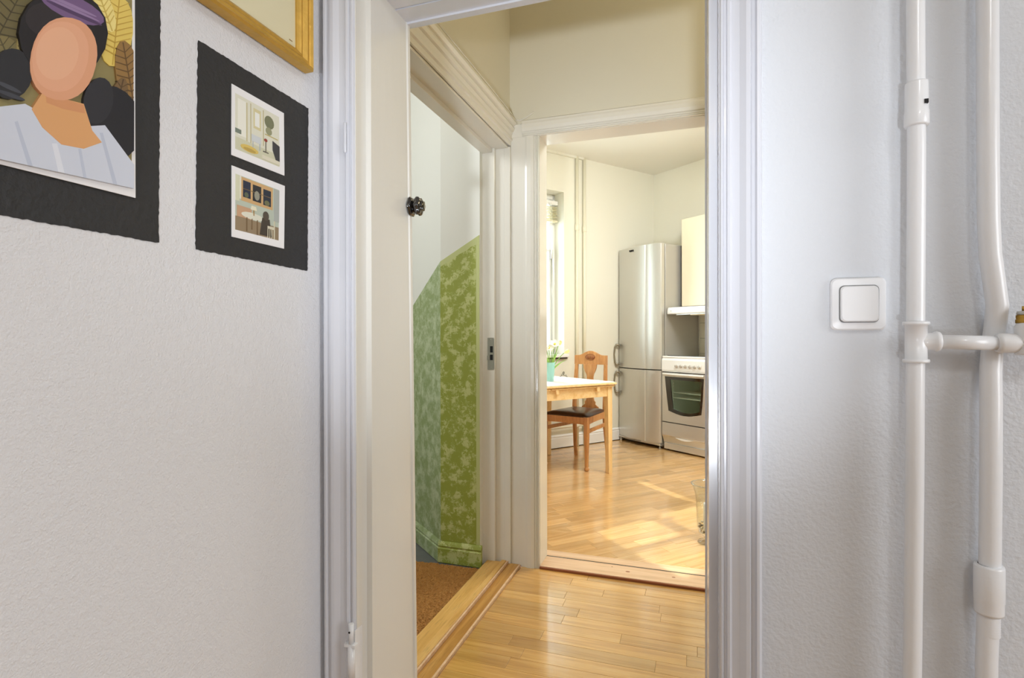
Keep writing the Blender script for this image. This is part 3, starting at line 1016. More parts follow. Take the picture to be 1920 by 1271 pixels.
for z in (0.555, 0.505):
    rk = MB()
    rk.tube([(0.10, 0.05, z), (CW - 0.04, 0.05, z)], 0.0035, 8)
    rk.tube([(0.10, 0.45, z), (CW - 0.04, 0.45, z)], 0.003, 8)
    for k in range(12):
        x = 0.11 + k * 0.031
        rk.tube([(x, 0.05, z), (x, 0.45, z)], 0.0016, 6)
    rk.build('oven_rack', rackm, ck)
sr = MB().tube([(0.092, 0.045, 0.36), (0.092, 0.045, 0.69)], 0.003, 8)
for k in range(12):
    sr.box(0.092, 0.104, 0.042, 0.048, 0.37 + k * 0.027, 0.376 + k * 0.027)
sr.build('rack_support', rackm, ck)
kb('panel_gap', black_flat, ck, (0.004, CW - 0.004, 0.004, 0.028, 0.745, 0.752))
kb('drawer_gap', black_flat, ck, (0.004, CW - 0.004, 0.004, 0.028, 0.270, 0.279))
dr = MB().prism([(-0.004, 0.270), (-0.004, 0.150), (0.0, 0.140), (0.03, 0.140), (0.03, 0.270)], 0.002, CW - 0.002, 'x').build('drawer', silver_pl, ck)
MB().prism([(0.002, 0.139), (0.024, 0.075), (0.034, 0.075), (0.034, 0.139)], 0.002, CW - 0.002, 'x').build('drawer_scoop', steel_lt, dr)
MB().prism([(0.16 + 0.20 * k / 10, 0.139 - 0.018 * math.sin(PI * k / 10)) for k in range(11)], -0.004, 0.012, 'y').build('drawer_grip', enamel, dr)
kb('plinth', silver_pl, ck, (0.012, CW - 0.002, 0.014, 0.04, 0.016, 0.074), ch=0.001)
for fx in (0.03, CW - 0.03):
    MB().lathe([(0, 0), (0.014, 0), (0.014, 0.014), (0.008, 0.016), (0.008, 0.034)], fx, 0.06, 0, 10).build('foot', black_flat, ck)

# ---------------------------------------------------------------- hood and wall cabinet
hd = thing('cooker_hood', 'slim white cooker hood under the cream wall cabinet', 'hood', K(0.615, 0.93, 0), KR)
hp_ = MB().prism([(0.0, 1.300), (-0.004, 1.31), (0.0, 1.345), (0.012, 1.364), (0.48, 1.372), (0.48, 1.300)], 0.0, 0.60, 'x')
hp_.build('hood_body', enamel, hd)
MB().box(0.06, 0.54, 0.05, 0.44, 1.290, 1.3005, ch=0.002).build('filter_panel', silver_pl, hd)
MB().box(0.24, 0.42, 0.03, 0.16, 1.284, 1.291, ch=0.002).build('lamp_cover', mat('lamp_cover', (240, 232, 205), 0.4), hd)
MB().lathe([(0.005, 0), (0.005, -0.003), (0, -0.003)], 0.045, -0.003, 1.33, 10, 'y').build('button', steel_dk, hd)
MB().box(0.065, 0.105, -0.006, -0.002, 1.327, 1.331).build('slider', silver_pl, hd)
wc = thing('wall_cabinet', 'cream wall cabinet hanging above the cooker hood', 'cabinet', K(0.625, 1.12, 0), KR)
cab = mat('cream_cabinet', (240, 230, 204), 0.35)
kb('carcass', mat('cabinet_side_shaded', (92, 84, 70), 0.6), wc, (0.0, 0.60, 0.022, 0.295, 1.376, 2.235), ch=0.001)  # carcass coloured dark to stand in for the shadow down its side
kb('door', cab, wc, (0.002, 0.298, 0.0, 0.020, 1.380, 2.232), ch=0.002)
kb('door', cab, wc, (0.302, 0.598, 0.0, 0.020, 1.380, 2.232), ch=0.002)

# ---------------------------------------------------------------- dining table
TZ = 0.727
tb = thing('dining_table', 'white topped pine dining table by the kitchen window', 'table', K(0.587, -0.78, 0), KR)
ax, by = 0.445, 0.64
kb('tabletop', white_lam, tb, (-ax + 0.012, ax - 0.012, -by + 0.012, by - 0.012, TZ - 0.006, TZ), ch=0.001)
kb('tabletop_edge', table_pine, tb, (-ax, ax, -by, by, TZ - 0.022, TZ - 0.0065), ch=0.003)
kb('extension_leaf', table_pine, tb, (-ax + 0.010, ax - 0.010, -by + 0.014, -0.01, TZ - 0.039, TZ - 0.0265), (-ax + 0.010, ax - 0.010, 0.0, by - 0.014, TZ - 0.037, TZ - 0.0265), ch=0.002)
kb('apron', table_pine, tb, (-ax + 0.05, ax - 0.05, by - 0.052, by - 0.032, 0.612, TZ - 0.039), (-ax + 0.05, ax - 0.05, -by + 0.032, -by + 0.052, 0.612, TZ - 0.039),
   (ax - 0.052, ax - 0.032, -by + 0.05, by - 0.05, 0.612, TZ - 0.039), (-ax + 0.032, -ax + 0.052, -by + 0.05, by - 0.05, 0.612, TZ - 0.039), ch=0.001)
for yb_ in (0.455, 0.055):
    kb('slider_block', table_pine, tb, (ax - 0.034, ax - 0.010, yb_ - 0.014, yb_ + 0.014, 0.660, TZ - 0.037), ch=0.001)
for sx in (-1, 1):
    for sy in (-1, 1):
        lg = MB()
        cx, cy = sx * (ax - 0.05), sy * (by - 0.05)
        rows = []
        for z, hw in ((0, 0.0165), (0.004, 0.018), (0.60, 0.0235), (TZ - 0.039, 0.0235)):
            ox, oy = sx * (0.0235 - hw), sy * (0.0235 - hw)
            rows.append([(cx + ox + u * hw, cy + oy + v * hw, z) for u, v in ((-1, -1), (1, -1), (1, 1), (-1, 1))])
        lg.quadgrid(rows, close_u=True, smooth=False)
        lg.face((3, 2, 1, 0))
        lg.build('leg', leg_pine, tb)

# ---------------------------------------------------------------- dining chair
ch = thing('dining_chair', 'oak chair with vase splat and brown leather seat tucked under table', 'chair', (-0.945, 4.62, 0), math.radians(-16))
fwd, bwd, fy, byy, SZ = 0.195, 0.150, -0.222, 0.222, 0.430
# seat rails
for nm, (pa, pb) in (('seat_rail', ((-fwd, fy), (fwd, fy))), ('seat_rail', ((fwd, fy), (bwd, byy))), ('seat_rail', ((-fwd, fy), (-bwd, byy))), ('seat_rail', ((-bwd, byy), (bwd, byy)))):
    a_, b_ = Vector((*pa, 0)), Vector((*pb, 0))
    ln = (b_ - a_).length
    Mx = Matrix.Translation(a_) @ Matrix.Rotation(math.atan2(b_.y - a_.y, b_.x - a_.x), 4, 'Z')
    low = [(0.0, SZ - 0.062)] + [(ln * k / 10, SZ - 0.062 + 0.010 * math.sin(PI * k / 10) ** 0.5) for k in range(1, 10)] + [(ln, SZ - 0.062), (ln, SZ), (0, SZ)]
    MB().prism(low, -0.011, 0.011, 'y', Mx).build(nm, chair_oak, ch)
# leather seat
sm_ = MB()
rows = []
for j in range(9):
    t_ = j / 8
    hwid = (fwd + 0.012) * (1 - t_) + (bwd + 0.006) * t_
    row = []
    for i in range(9):
        s = i / 8
        e = min(s, 1 - s, t_, 1 - t_)
        zc = SZ + 0.012 + 0.026 * min(1, (e * 4)) ** 0.5
        row.append(((s * 2 - 1) * hwid, (fy - 0.012) * (1 - t_) + (byy - 0.01) * t_, zc))
    rows.append(row)
sm_.quadgrid(rows)
low = [(rows[0][0][0], rows[0][0][1], SZ), (rows[0][8][0], rows[0][8][1], SZ), (rows[8][8][0], rows[8][8][1], SZ), (rows[8][0][0], rows[8][0][1], SZ)]
edge = [rows[0], [r[8] for r in rows], rows[8][::-1], [r[0] for r in rows][::-1]]
per = [p for e_ in edge for p in e_[:-1]]
sm_.quadgrid([per, [(p[0], p[1], SZ) for p in per]], close_u=True)
sm_.build('seat', leather, ch)


def square_leg(pts, name, m_=None):
    """pts: (x, y, z, half width)"""
    g = MB()
    rows_ = [[(x + u * hw, y + v * hw, z) for u, v in ((-1, -0.6), (-0.6, -1), (0.6, -1), (1, -0.6), (1, 0.6), (0.6, 1), (-0.6, 1), (-1, 0.6))] for x, y, z, hw in pts]
    g.quadgrid(rows_, close_u=True, smooth=False)
    n_ = len(rows_)
    g.face(tuple(range(7, -1, -1)))
    g.face(tuple(range((n_ - 1) * 8, n_ * 8)))
    return g


for sx in (-1, 1):
    g = square_leg([(sx * fwd, fy, 0.034, 0.0145), (sx * fwd, fy, 0.06, 0.0135), (sx * fwd, fy, 0.20, 0.0165), (sx * fwd, fy, 0.31, 0.0205), (sx * fwd, fy, 0.36, 0.0215), (sx * fwd, fy, SZ + 0.004, 0.0215)], 'leg')
    g.lathe([(0, 0), (0.013, 0.0), (0.019, 0.008), (0.021, 0.016), (0.018, 0.025), (0.013, 0.032), (0.0125, 0.04)], sx * fwd, fy, 0, 16)
    g.build('leg', chair_oak, ch)
    g = square_leg([(sx * (bwd + 0.01), byy + 0.045, 0, 0.014), (sx * (bwd + 0.006), byy + 0.026, 0.12, 0.015), (sx * bwd, byy + 0.004, 0.30, 0.0165), (sx * bwd, byy, 0.40, 0.0175)], 'leg')
    g.build('leg', chair_oak, ch)
    g = square_leg([(sx * bwd, byy, 0.40, 0.0175), (sx * bwd, byy, 0.47, 0.0175), (sx * (bwd - 0.002), byy + 0.012, 0.65, 0.016), (sx * (bwd - 0.008), byy + 0.034, 0.86, 0.0145), (sx * (bwd - 0.010), byy + 0.042, 0.918, 0.014)], 'stile')
    g.build('stile', chair_oak, ch)
    MB().tube([(sx * (fwd - 0.002), fy + 0.01, 0.315), (sx * bwd, byy - 0.006, 0.315)], 0.001).build('stretcher', chair_oak, ch) if False else None
    a_, b_ = Vector((sx * fwd, fy + 0.016, 0)), Vector((sx * bwd, byy - 0.010, 0))
    Mx = Matrix.Translation(a_) @ Matrix.Rotation(math.atan2(b_.y - a_.y, b_.x - a_.x), 4, 'Z')
    MB().box(0, (b_ - a_).length, -0.008, 0.008, 0.300, 0.330, ch=0.002, M=Mx).build('stretcher', chair_oak, ch)
# arched crest rail with carved oval
crest = [(-0.158, 0.836), (0.158, 0.836), (0.158, 0.918)]
for k in range(1, 20):
    s = 1 - k / 20
    u_ = abs(s * 2 - 1)
    zz = 0.918 + 0.040 * (0.5 + 0.5 * math.cos(PI * min(1, u_ / 0.78)))
    crest.append((-0.158 + 0.316 * s, zz))
crest.append((-0.158, 0.918))
MB().prism(crest, byy + 0.018, byy + 0.042, 'y').build('crest_rail', chair_oak, ch)
cv = MB()
dark_oak = wood('carved_oak', ((128, 72, 36), (150, 88, 46), (168, 106, 60)), 0.4, grain=(20, 20, 2), rnd=False)
for th0 in range(24):
    pass
ring_pts = [(0.046 * math.cos(2 * PI * k / 24), byy + 0.016, 0.902 + 0.027 * math.sin(2 * PI * k / 24)) for k in range(25)]
cv.tube(ring_pts, 0.003, 6, cap=False)
for ang_, lx in ((-0.9, -0.020), (-0.35, -0.008), (0.2, 0.004), (0.7, 0.016), (1.1, 0.026)):
    pts_ = [(lx + math.sin(ang_) * s * 0.02, byy + 0.015, 0.884 + s * 0.036 * math.cos(ang_ * 0.6)) for s in (0, 0.33, 0.66, 1.0)]
    cv.tube(pts_, [0.002, 0.0065, 0.006, 0.001], 8)
cv.build('carved_oval', dark_oak, ch)
# vase-shaped splat
half = [(0.066, 0.838), (0.062, 0.805), (0.050, 0.775), (0.036, 0.750), (0.031, 0.725), (0.030, 0.66), (0.030, 0.60), (0.032, 0.545), (0.040, 0.515), (0.052, 0.500), (0.050, 0.482), (0.064, 0.468), (0.080, 0.458), (0.084, 0.440)]
MB().prism([(x, z) for x, z in half] + [(-x, z) for x, z in half[::-1]], byy + 0.010, byy + 0.022, 'y').build('splat', chair_oak, ch)

# ---------------------------------------------------------------- things on the table
vs = thing('flower_vase', 'turquoise glass vase holding yellow and white flowers on the table', 'vase', (-1.093, 4.245, TZ))
aq = mat('turquoise_glass', (176, 226, 214), 0.15, trans=0.35, coat=0.5, ior=1.3)
MB().lathe([(0, 0.0), (0.026, 0.0), (0.029, 0.004), (0.031, 0.03), (0.036, 0.09), (0.041, 0.150), (0.040, 0.1515), (0.0385, 0.150), (0.033, 0.09), (0.028, 0.03), (0.025, 0.012), (0, 0.010)], seg=12).build('vase_body', aq, vs)
MB().lathe([(0, 0.0102), (0.0245, 0.0122), (0.0275, 0.03), (0.0318, 0.08), (0, 0.080)], seg=12).build('vase_water', pane_mat('vase_water', (214, 240, 234), 0.02), vs)
stem_g = mat('stem_green', (126, 170, 74), 0.5)
leaf_g = mat('leaf_green', (150, 190, 92), 0.45)
pet_w = mat('petal_cream', (250, 248, 234), 0.5)
pet_y = mat('petal_yellow', (246, 236, 160), 0.5)
trumpet_y = mat('trumpet_yellow', (236, 214, 86), 0.5)
CR = Vector((math.cos(0.322), math.sin(0.322), 0))
# across, up, nodding, open or bud, label
FL = [(-0.012, 0.262, 0.0, 'open', 'open cream flower with yellow middle, lowest of the two open blooms'),
      (0.036, 0.292, 0.1, 'open', 'open cream flower with yellow middle, tallest bloom in the vase'),
      (0.066, 0.282, 0.4, 'bud', 'green yellow closed bud beside the tallest bloom'),
      (0.108, 0.226, 0.9, 'bud', 'pale yellow tulip bud drooping out of the vase towards the chair'),
      (-0.040, 0.205, 0.0, 'bud', 'small yellow bud low over the vase rim beside the door jamb'),
      (0.014, 0.240, 0.0, 'half', 'half open white flower between the two open blooms'),
      (-0.028, 0.246, -0.2, 'half', 'half open cream flower at the jamb side of the bunch')]
for i, (ac, zz, nod, kind, lab) in enumerate(FL):
    fo = thing('flower', lab, 'flower', (-1.093, 4.245, TZ), 0, 'flowers in the turquoise vase')
    dep = (i % 3 - 1) * 0.022
    tip = CR * ac + Vector((-CR.y, CR.x, 0)) * dep
    base = Vector((tip.x * -0.12, tip.y * -0.12, 0.016 + 0.001 * i))
    mid = Vector((tip.x * 0.22, tip.y * 0.22, 0.145))
    top = Vector((tip.x, tip.y, zz))
    ctrl = []
    for k in range(9):
        s = k / 8
        ctrl.append(base * (1 - s) ** 2 + mid * 2 * s * (1 - s) + top * s * s)
    MB().tube(ctrl, 0.0032, 6).build('stem', stem_g, fo)
    ax_ = (CR * nod + Vector((-CR.y, CR.x, 0)) * (-0.9 if kind == 'open' else -0.2) + Vector((0, 0, 1 - 0.6 * abs(nod)))).normalized()
    Rm = Matrix.Translation(top) @ ax_.to_track_quat('Z', 'Y').to_matrix().to_4x4()
    pm = MB()
    npet = 6
    spread = {'open': 1.15, 'half': 0.6, 'bud': 0.18}[kind]
    plen = {'open': 0.042, 'half': 0.040, 'bud': 0.044}[kind]
    for k in range(npet):
        a0 = 2 * PI * k / npet + 0.3 * i
        rows = []
        for s in range(6):
            t_ = s / 5
            rr = (0.004 + plen * math.sin(spread) * t_ + 0.007 * math.sin(PI * t_) * (1 - spread / 2))
            hh = plen * math.cos(spread) * t_ + 0.002
            wv = 0.018 * math.sin(PI * (0.12 + 0.85 * t_)) ** 0.7
            row = []
            for u_ in (-1, -0.5, 0, 0.5, 1):
                aa = a0 + u_ * wv / max(rr, 0.009)
                row.append(Rm @ Vector((rr * math.cos(aa), rr * math.sin(aa), hh + 0.002 * abs(u_))))
            rows.append(row)
        pm.quadgrid(rows)
    po = pm.build('petals', pet_y if kind == 'bud' else pet_w, fo, recalc=False)
    if kind != 'bud':
        cm = MB()
        rows = [[Rm @ Vector((r_ * math.cos(2 * PI * k / 12), r_ * math.sin(2 * PI * k / 12), h_)) for k in range(12)] for r_, h_ in ((0.0, 0.003), (0.007, 0.003), (0.0075, 0.010), (0.0095, 0.014), (0.006, 0.012), (0.0, 0.010))]
        cm.quadgrid(rows, close_u=True)
        cm.build('trumpet', trumpet_y, fo)
    # one strap leaf each
    lm = MB()
    rows = []
    sd = 1 if i % 2 else -1
    for k in range(7):
        s = k / 6
        c0 = ctrl[2] * (1 - s) + (Vector((tip.x * 1.0 + sd * 0.030 * CR.x * s, tip.y * 1.0 + sd * 0.030 * CR.y * s, zz * 0.9 - 0.03 * s * s))) * s
        wv = 0.0085 * math.sin(PI * min(1, 0.2 + 0.8 * s)) + 0.0008
        rows.append([c0 - CR * wv, c0 + Vector((0.001, -0.003, 0)), c0 + CR * wv])
    lm.quadgrid(rows)
    lm.build('leaf', leaf_g, fo, recalc=False)
# cream pot with a dried sprig
pt = thing('flower_pot', 'small square cream pot behind the turquoise vase on the table', 'pot', K(0.335, -0.40, TZ), KR)
crm = mat('cream_ceramic', (228, 218, 188), 0.35)
rows = [[(u * hw, v * hw, z) for u, v in ((-1, -1), (1, -1), (1, 1), (-1, 1))] for hw, z in ((0.046, 0.0), (0.052, 0.10), (0.056, 0.102), (0.056, 0.116), (0.050, 0.116), (0.048, 0.095))]
pb = MB().quadgrid(rows, close_u=True, smooth=False)
pb.face((3, 2, 1, 0))
pb.build('pot_body', crm, pt)
MB().box(-0.0475, 0.0475, -0.0475, 0.0475, 0.088, 0.096).build('soil', black_line, pt)
sg = thing('dried_sprig', 'dark curled dried sprig lying on the table beside the chair back', 'sprig', K(0.43, -0.20, TZ), KR)
dk = mat('dry_brown', (92, 84, 66), 0.7)
MB().tube([(-0.05, 0, 0.004), (-0.02, 0.01, 0.022), (0.01, 0.0, 0.020), (0.04, 0.01, 0.008)], 0.003, 6).build('twig', dk, sg)
lv = MB()
for k in range(7):
    a0 = k * 0.9
    c0 = Vector((-0.035 + k * 0.012, 0.006 * math.sin(k), 0.014 + 0.006 * (k % 3)))
    e_ = c0 + Vector((0.014 * math.cos(a0), 0.012 * math.sin(a0), 0.014 + 0.018 * (k % 2)))
    mdl = (c0 + e_) / 2 + Vector((0.004, -0.004, 0.006))
    lv.quadgrid([[c0, c0 + Vector((0.001, 0.001, 0))], [mdl + Vector((-0.005, 0, 0.002)), mdl + Vector((0.005, 0.002, 0))], [e_, e_ + Vector((0.001, 0, 0))]])
lv.build('dry_leaves', dk, sg, recalc=False)

# ---------------------------------------------------------------- glass vase on the kitchen floor
gv = thing('floor_vase', 'tall clear flared glass vase on the kitchen floor by the doorway', 'vase', (0.070, 3.03, 0))
glass = mat('clear_glass', (250, 252, 252), 0.02, trans=1.0, ior=1.3, spec=0.5)
clear = pane_mat('clear_vase_glass', (247, 249, 248), 0.03)
gp = [(0.0, 0.0), (0.050, 0.0), (0.052, 0.005), (0.046, 0.012), (0.020, 0.022), (0.018, 0.032), (0.030, 0.042), (0.046, 0.056), (0.054, 0.085), (0.057, 0.14), (0.060, 0.22), (0.066, 0.265), (0.078, 0.298), (0.084, 0.310)]
MB().lathe(gp + [(r - 0.003, h + 0.001) for r, h in gp[::-1] if h > 0.05] + [(0.0, 0.054)], seg=40).build('vase_glass', clear, gv)
rim = [(0.083 * math.cos(2 * PI * k / 40), 0.083 * math.sin(2 * PI * k / 40), 0.311) for k in range(41)]
MB().tube(rim, 0.0022, 6, cap=False).build('rim', pane_mat('rim_glass', (235, 240, 240), 0.25), gv)
cn = thing('candle', 'white pillar candle standing inside the clear floor vase', 'candle', (0.073, 3.03, 0.055))
wax = mat('white_wax', (244, 242, 236), 0.45)
MB().lathe([(0, 0), (0.024, 0), (0.025, 0.002), (0.025, 0.150), (0.023, 0.154), (0.0, 0.151)], seg=24).build('wax', wax, cn)
MB().tube([(0, 0, 0.150), (0.001, 0, 0.164)], 0.001, 6).build('wick', black_flat, cn)
pc = [mat('pebble_dark', (96, 84, 70), 0.5), mat('pebble_tan', (168, 146, 118), 0.5), mat('pebble_pale', (208, 196, 176), 0.5)]
kk = 0
for ringr, zc, nn in ((0.038, 0.066, 9), (0.041, 0.083, 9), (0.040, 0.099, 8)):
    for k in range(nn):
        a_ = 2 * PI * (k + 0.5 * (kk % 2)) / nn
        rr = random.uniform(0.0068, 0.0095)
        pbm = MB().blob((0, 0, 0), rr, rr * 0.85, rr * 0.7, 8, 6, 0.08)
        po = pbm.build('pebble', pc[(k * 2 + kk) % 3], None, (0.070 + ringr * math.cos(a_), 3.03 + ringr * math.sin(a_), zc + random.uniform(-0.002, 0.002)), a_)
        tag(po, 'small brown and beige pebble around the candle inside the floor vase', 'pebble', 'pebbles in the floor vase')
    kk += 1

# ---------------------------------------------------------------- near wall: switch, pipes, knob
sw = thing('light_switch', 'white square rocker light switch on the wall beside the doorway', 'switch', (0.2475, 1.0, 1.132))


def rrect(hw, hh, r, n=6):
    pts = []
    for cx, cz, a0 in ((hw - r, hh - r, 0), (-hw + r, hh - r, PI / 2), (-hw + r, -hh + r, PI), (hw - r, -hh + r, 1.5 * PI)):
        for k in range(n + 1):
            a = a0 + PI / 2 * k / n
            pts.append((cx + r * math.cos(a), cz + r * math.sin(a)))
    return pts


def loft_y(loops):
    g = MB()
    g.quadgrid([[(p[0], y, p[1]) for p in lp] for lp, y in loops], close_u=True, smooth=False)
    n_ = len(loops[0][0])
    g.face(tuple(range((len(loops) - 1) * n_, len(loops) * n_)))
    return g


loft_y([(rrect(0.0385, 0.0415, 0.009), 0.0), (rrect(0.0385, 0.0415, 0.009), -0.006), (rrect(0.0365, 0.0395, 0.009), -0.009), (rrect(0.0285, 0.0305, 0.008), -0.0105)]).build('cover_frame', plastic_white, sw)
loft_y([(rrect(0.0275, 0.0295, 0.0075), -0.0100), (rrect(0.0275, 0.0295, 0.0075), -0.0112)]).build('shadow_gap', mat('switch_gap', (120, 120, 120), 0.7), sw)
rk = loft_y([(rrect(0.0262, 0.0282, 0.007), -0.0105), (rrect(0.0262, 0.0282, 0.007), -0.0135), (rrect(0.0245, 0.0265, 0.007), -0.0155)])
rk.v = [(x, y - (0.0032 * (0.0282 - z) / 0.0564 if y < -0.012 else 0), z) for x, y, z in rk.v]
rk.build('rocker', plastic_white, sw)

PY = 0.960
p1 = thing('riser_pipe', 'thin white painted riser pipe nearest the switch, with side branch', 'pipe', (0.3137, PY, 0))
pts = [(0.0, 0, 0.0), (-0.004, 0, 0.55), (-0.001, 0, 0.85), (0.0, 0, 1.10), (0.001, 0, 1.35), (-0.001, 0, 1.7), (-0.002, 0, 2.74)]
MB().tube(pts, 0.0117, 20).build('pipe_run', pipe_paint, p1)
MB().lathe([(0.0117, -0.033), (0.0150, -0.0325), (0.0158, -0.030), (0.0158, -0.012), (0.0150, -0.010), (0.0146, 0.030), (0.0143, 0.0325), (0.0117, 0.033)], 0.001, 0, 1.425, 24).build('coupling', pipe_paint, p1)
B((0.006, 0.011, -0.0152, -0.011, 1.421, 1.427)).build('paint_chip', black_flat, p1)
tj = MB()
tj.lathe([(0.0117, -0.031), (0.0165, -0.0305), (0.0172, -0.028), (0.0165, -0.0255), (0.0140, -0.025), (0.0140, 0.025), (0.0165, 0.0255), (0.0172, 0.028), (0.0165, 0.0305), (0.0117, 0.031)], 0.0005, 0, 1.072, 24)
tj.lathe([(0.0128, 0.0), (0.0128, 0.021), (0.0145, 0.0225), (0.0150, 0.026), (0.0140, 0.029), (0.0105, 0.030)], 0.0005, 0, 1.073, 20, 'x')
tj.build('tee_fitting', pipe_paint, p1)
MB().tube([(0.028, 0, 1.0725), (0.0975, 0, 1.0705)], 0.0105, 18).build('branch_run', pipe_paint, p1)
# valve at the end of the branch
va = thing('radiator_valve', 'white painted radiator valve with bare brass top at the branch end', 'valve', (0.4127, PY, 1.0705))
MB().lathe([(0.0095, -0.002), (0.0128, -0.001), (0.0140, 0.004), (0.0140, 0.018), (0.0125, 0.022), (0.0125, 0.075)], 0, 0, 0, 22, 'x').build('valve_body', pipe_paint, va)
vb = MB()
vb.lathe([(0.0, -0.0165), (0.017, -0.0165), (0.0185, -0.014), (0.0185, 0.0240), (0.0165, 0.0275), (0.0165, 0.0285), (0.0, 0.0285)], 0.038, 0, 0.0, 8)
vb.smooth = False
vb.build('valve_block', pipe_paint, va)
MB().lathe([(0.0, 0.0285), (0.0155, 0.0285), (0.0155, 0.0335), (0.0145, 0.034), (0.0150, 0.036), (0.0150, 0.0395), (0.0, 0.0395)], 0.036, 0, 0, 6).build('gland_nut', brass, va)
MB().lathe([(0.0, 0.0395), (0.0125, 0.0395), (0.0135, 0.042), (0.0125, 0.0455), (0.0, 0.0455)], 0.036, 0, 0, 18).build('nickel_collar', nickel, va)
MB().lathe([(0.0, 0.0455), (0.008, 0.0455), (0.008, 0.0525), (0.0, 0.0525)], 0.036, 0, 0, 6).build('spindle_nut', brass, va)
# second riser with an offset bend passing behind the branch
p2 = thing('riser_pipe', 'thicker white riser pipe with a bend passing behind the branch', 'pipe', (0.4085, 0.983, 0))
R2 = 0.0132
zz = [(0.0, 0.0), (-0.001, 0.60), (0.003, 0.75), (0.004, 0.88), (0.004, 0.98), (0.006, 1.03), (0.010, 1.07), (0.012, 1.10), (0.0115, 1.125), (0.007, 1.165), (0.003, 1.20), (0.001, 1.25), (0.0, 1.35), (-0.001, 1.6), (-0.002, 2.74)]
yo = {1.03: 0.006, 1.07: 0.0095, 1.10: 0.006}
MB().tube([(x, yo.get(z, 0.0) - 0.006, z) for x, z in zz], [R2 * 0.96 if z == 1.07 else R2 for x, z in zz], 20).build('pipe_run', pipe_paint, p2)
MB().lathe([(R2, -0.036), (0.0170, -0.0355), (0.0176, -0.032), (0.0176, -0.018), (0.0182, -0.016), (0.0182, 0.033), (0.0172, 0.036), (R2, 0.036)], 0.002, -0.006, 0.710, 24).build('coupling', pipe_paint, p2)
th = MB()
for k in range(8):
    z = 0.670 - k * 0.0036
    th.lathe([(R2, -0.0018), (R2 + 0.0007, 0.0), (R2, 0.0018)], 0.0015, -0.006, z, 24)
th.build('pipe_thread', pipe_paint, p2)

# black glazed knob on the jamb
kn = thing('coat_hook', 'small glossy black fluted knob fixed to the near door jamb', 'hook', (-0.664, 1.200, 1.403))
kn.scale = (0.78, 0.86, 0.98)
MB().lathe([(0.0, 0.0), (0.024, 0.0), (0.0245, 0.004), (0.020, 0.009), (0.015, 0.012), (0.0, 0.012)], seg=48, axis='x', flute=(6, 0.06)).build('rosette', black_gloss, kn)
MB().lathe([(0.012, 0.010), (0.013, 0.016), (0.0195, 0.020), (0.0230, 0.026), (0.0220, 0.033), (0.0165, 0.038), (0.012, 0.0385), (0.0115, 0.041), (0.0130, 0.043), (0.0115, 0.046), (0.006, 0.048), (0.0, 0.0485)], seg=48, axis='x', flute=(6, 0.10)).build('grip', black_gloss, kn)

# loose white cable along the head moulding
cb = MB()
cpts = [(-0.800, 1.25, 2.118), (-0.801, 1.7, 2.1185), (-0.800, 2.1, 2.118), (-0.801, 2.36, 2.119), (-0.806, 2.43, 2.117), (-0.796, 2.445, 2.104), (-0.775, 2.446, 2.101), (-0.750, 2.447, 2.108), (-0.728, 2.449, 2.120), (-0.708, 2.452, 2.134)]
cb.tube(cpts, 0.0028, 8)
tag(cb.build('cable', cream_trim), 'thin white cable lying along the top of the stair door moulding', 'cable')

# ---------------------------------------------------------------- left wall: black painted panels, poster, postcards, gilt frame


def rough_edge(pts, step=0.005, amp=0.0008):
    out = []
    n = len(pts)
    for i in range(n):
        p, q_ = pts[i], pts[(i + 1) % n]
        L_ = math.hypot(q_[0] - p[0], q_[1] - p[1])
        k = max(1, int(L_ / step))
        for j in range(k):
            s = j / k
            out.append((p[0] + (q_[0] - p[0]) * s + random.uniform(-amp, amp), p[1] + (q_[1] - p[1]) * s + random.uniform(-amp, amp)))
    return out


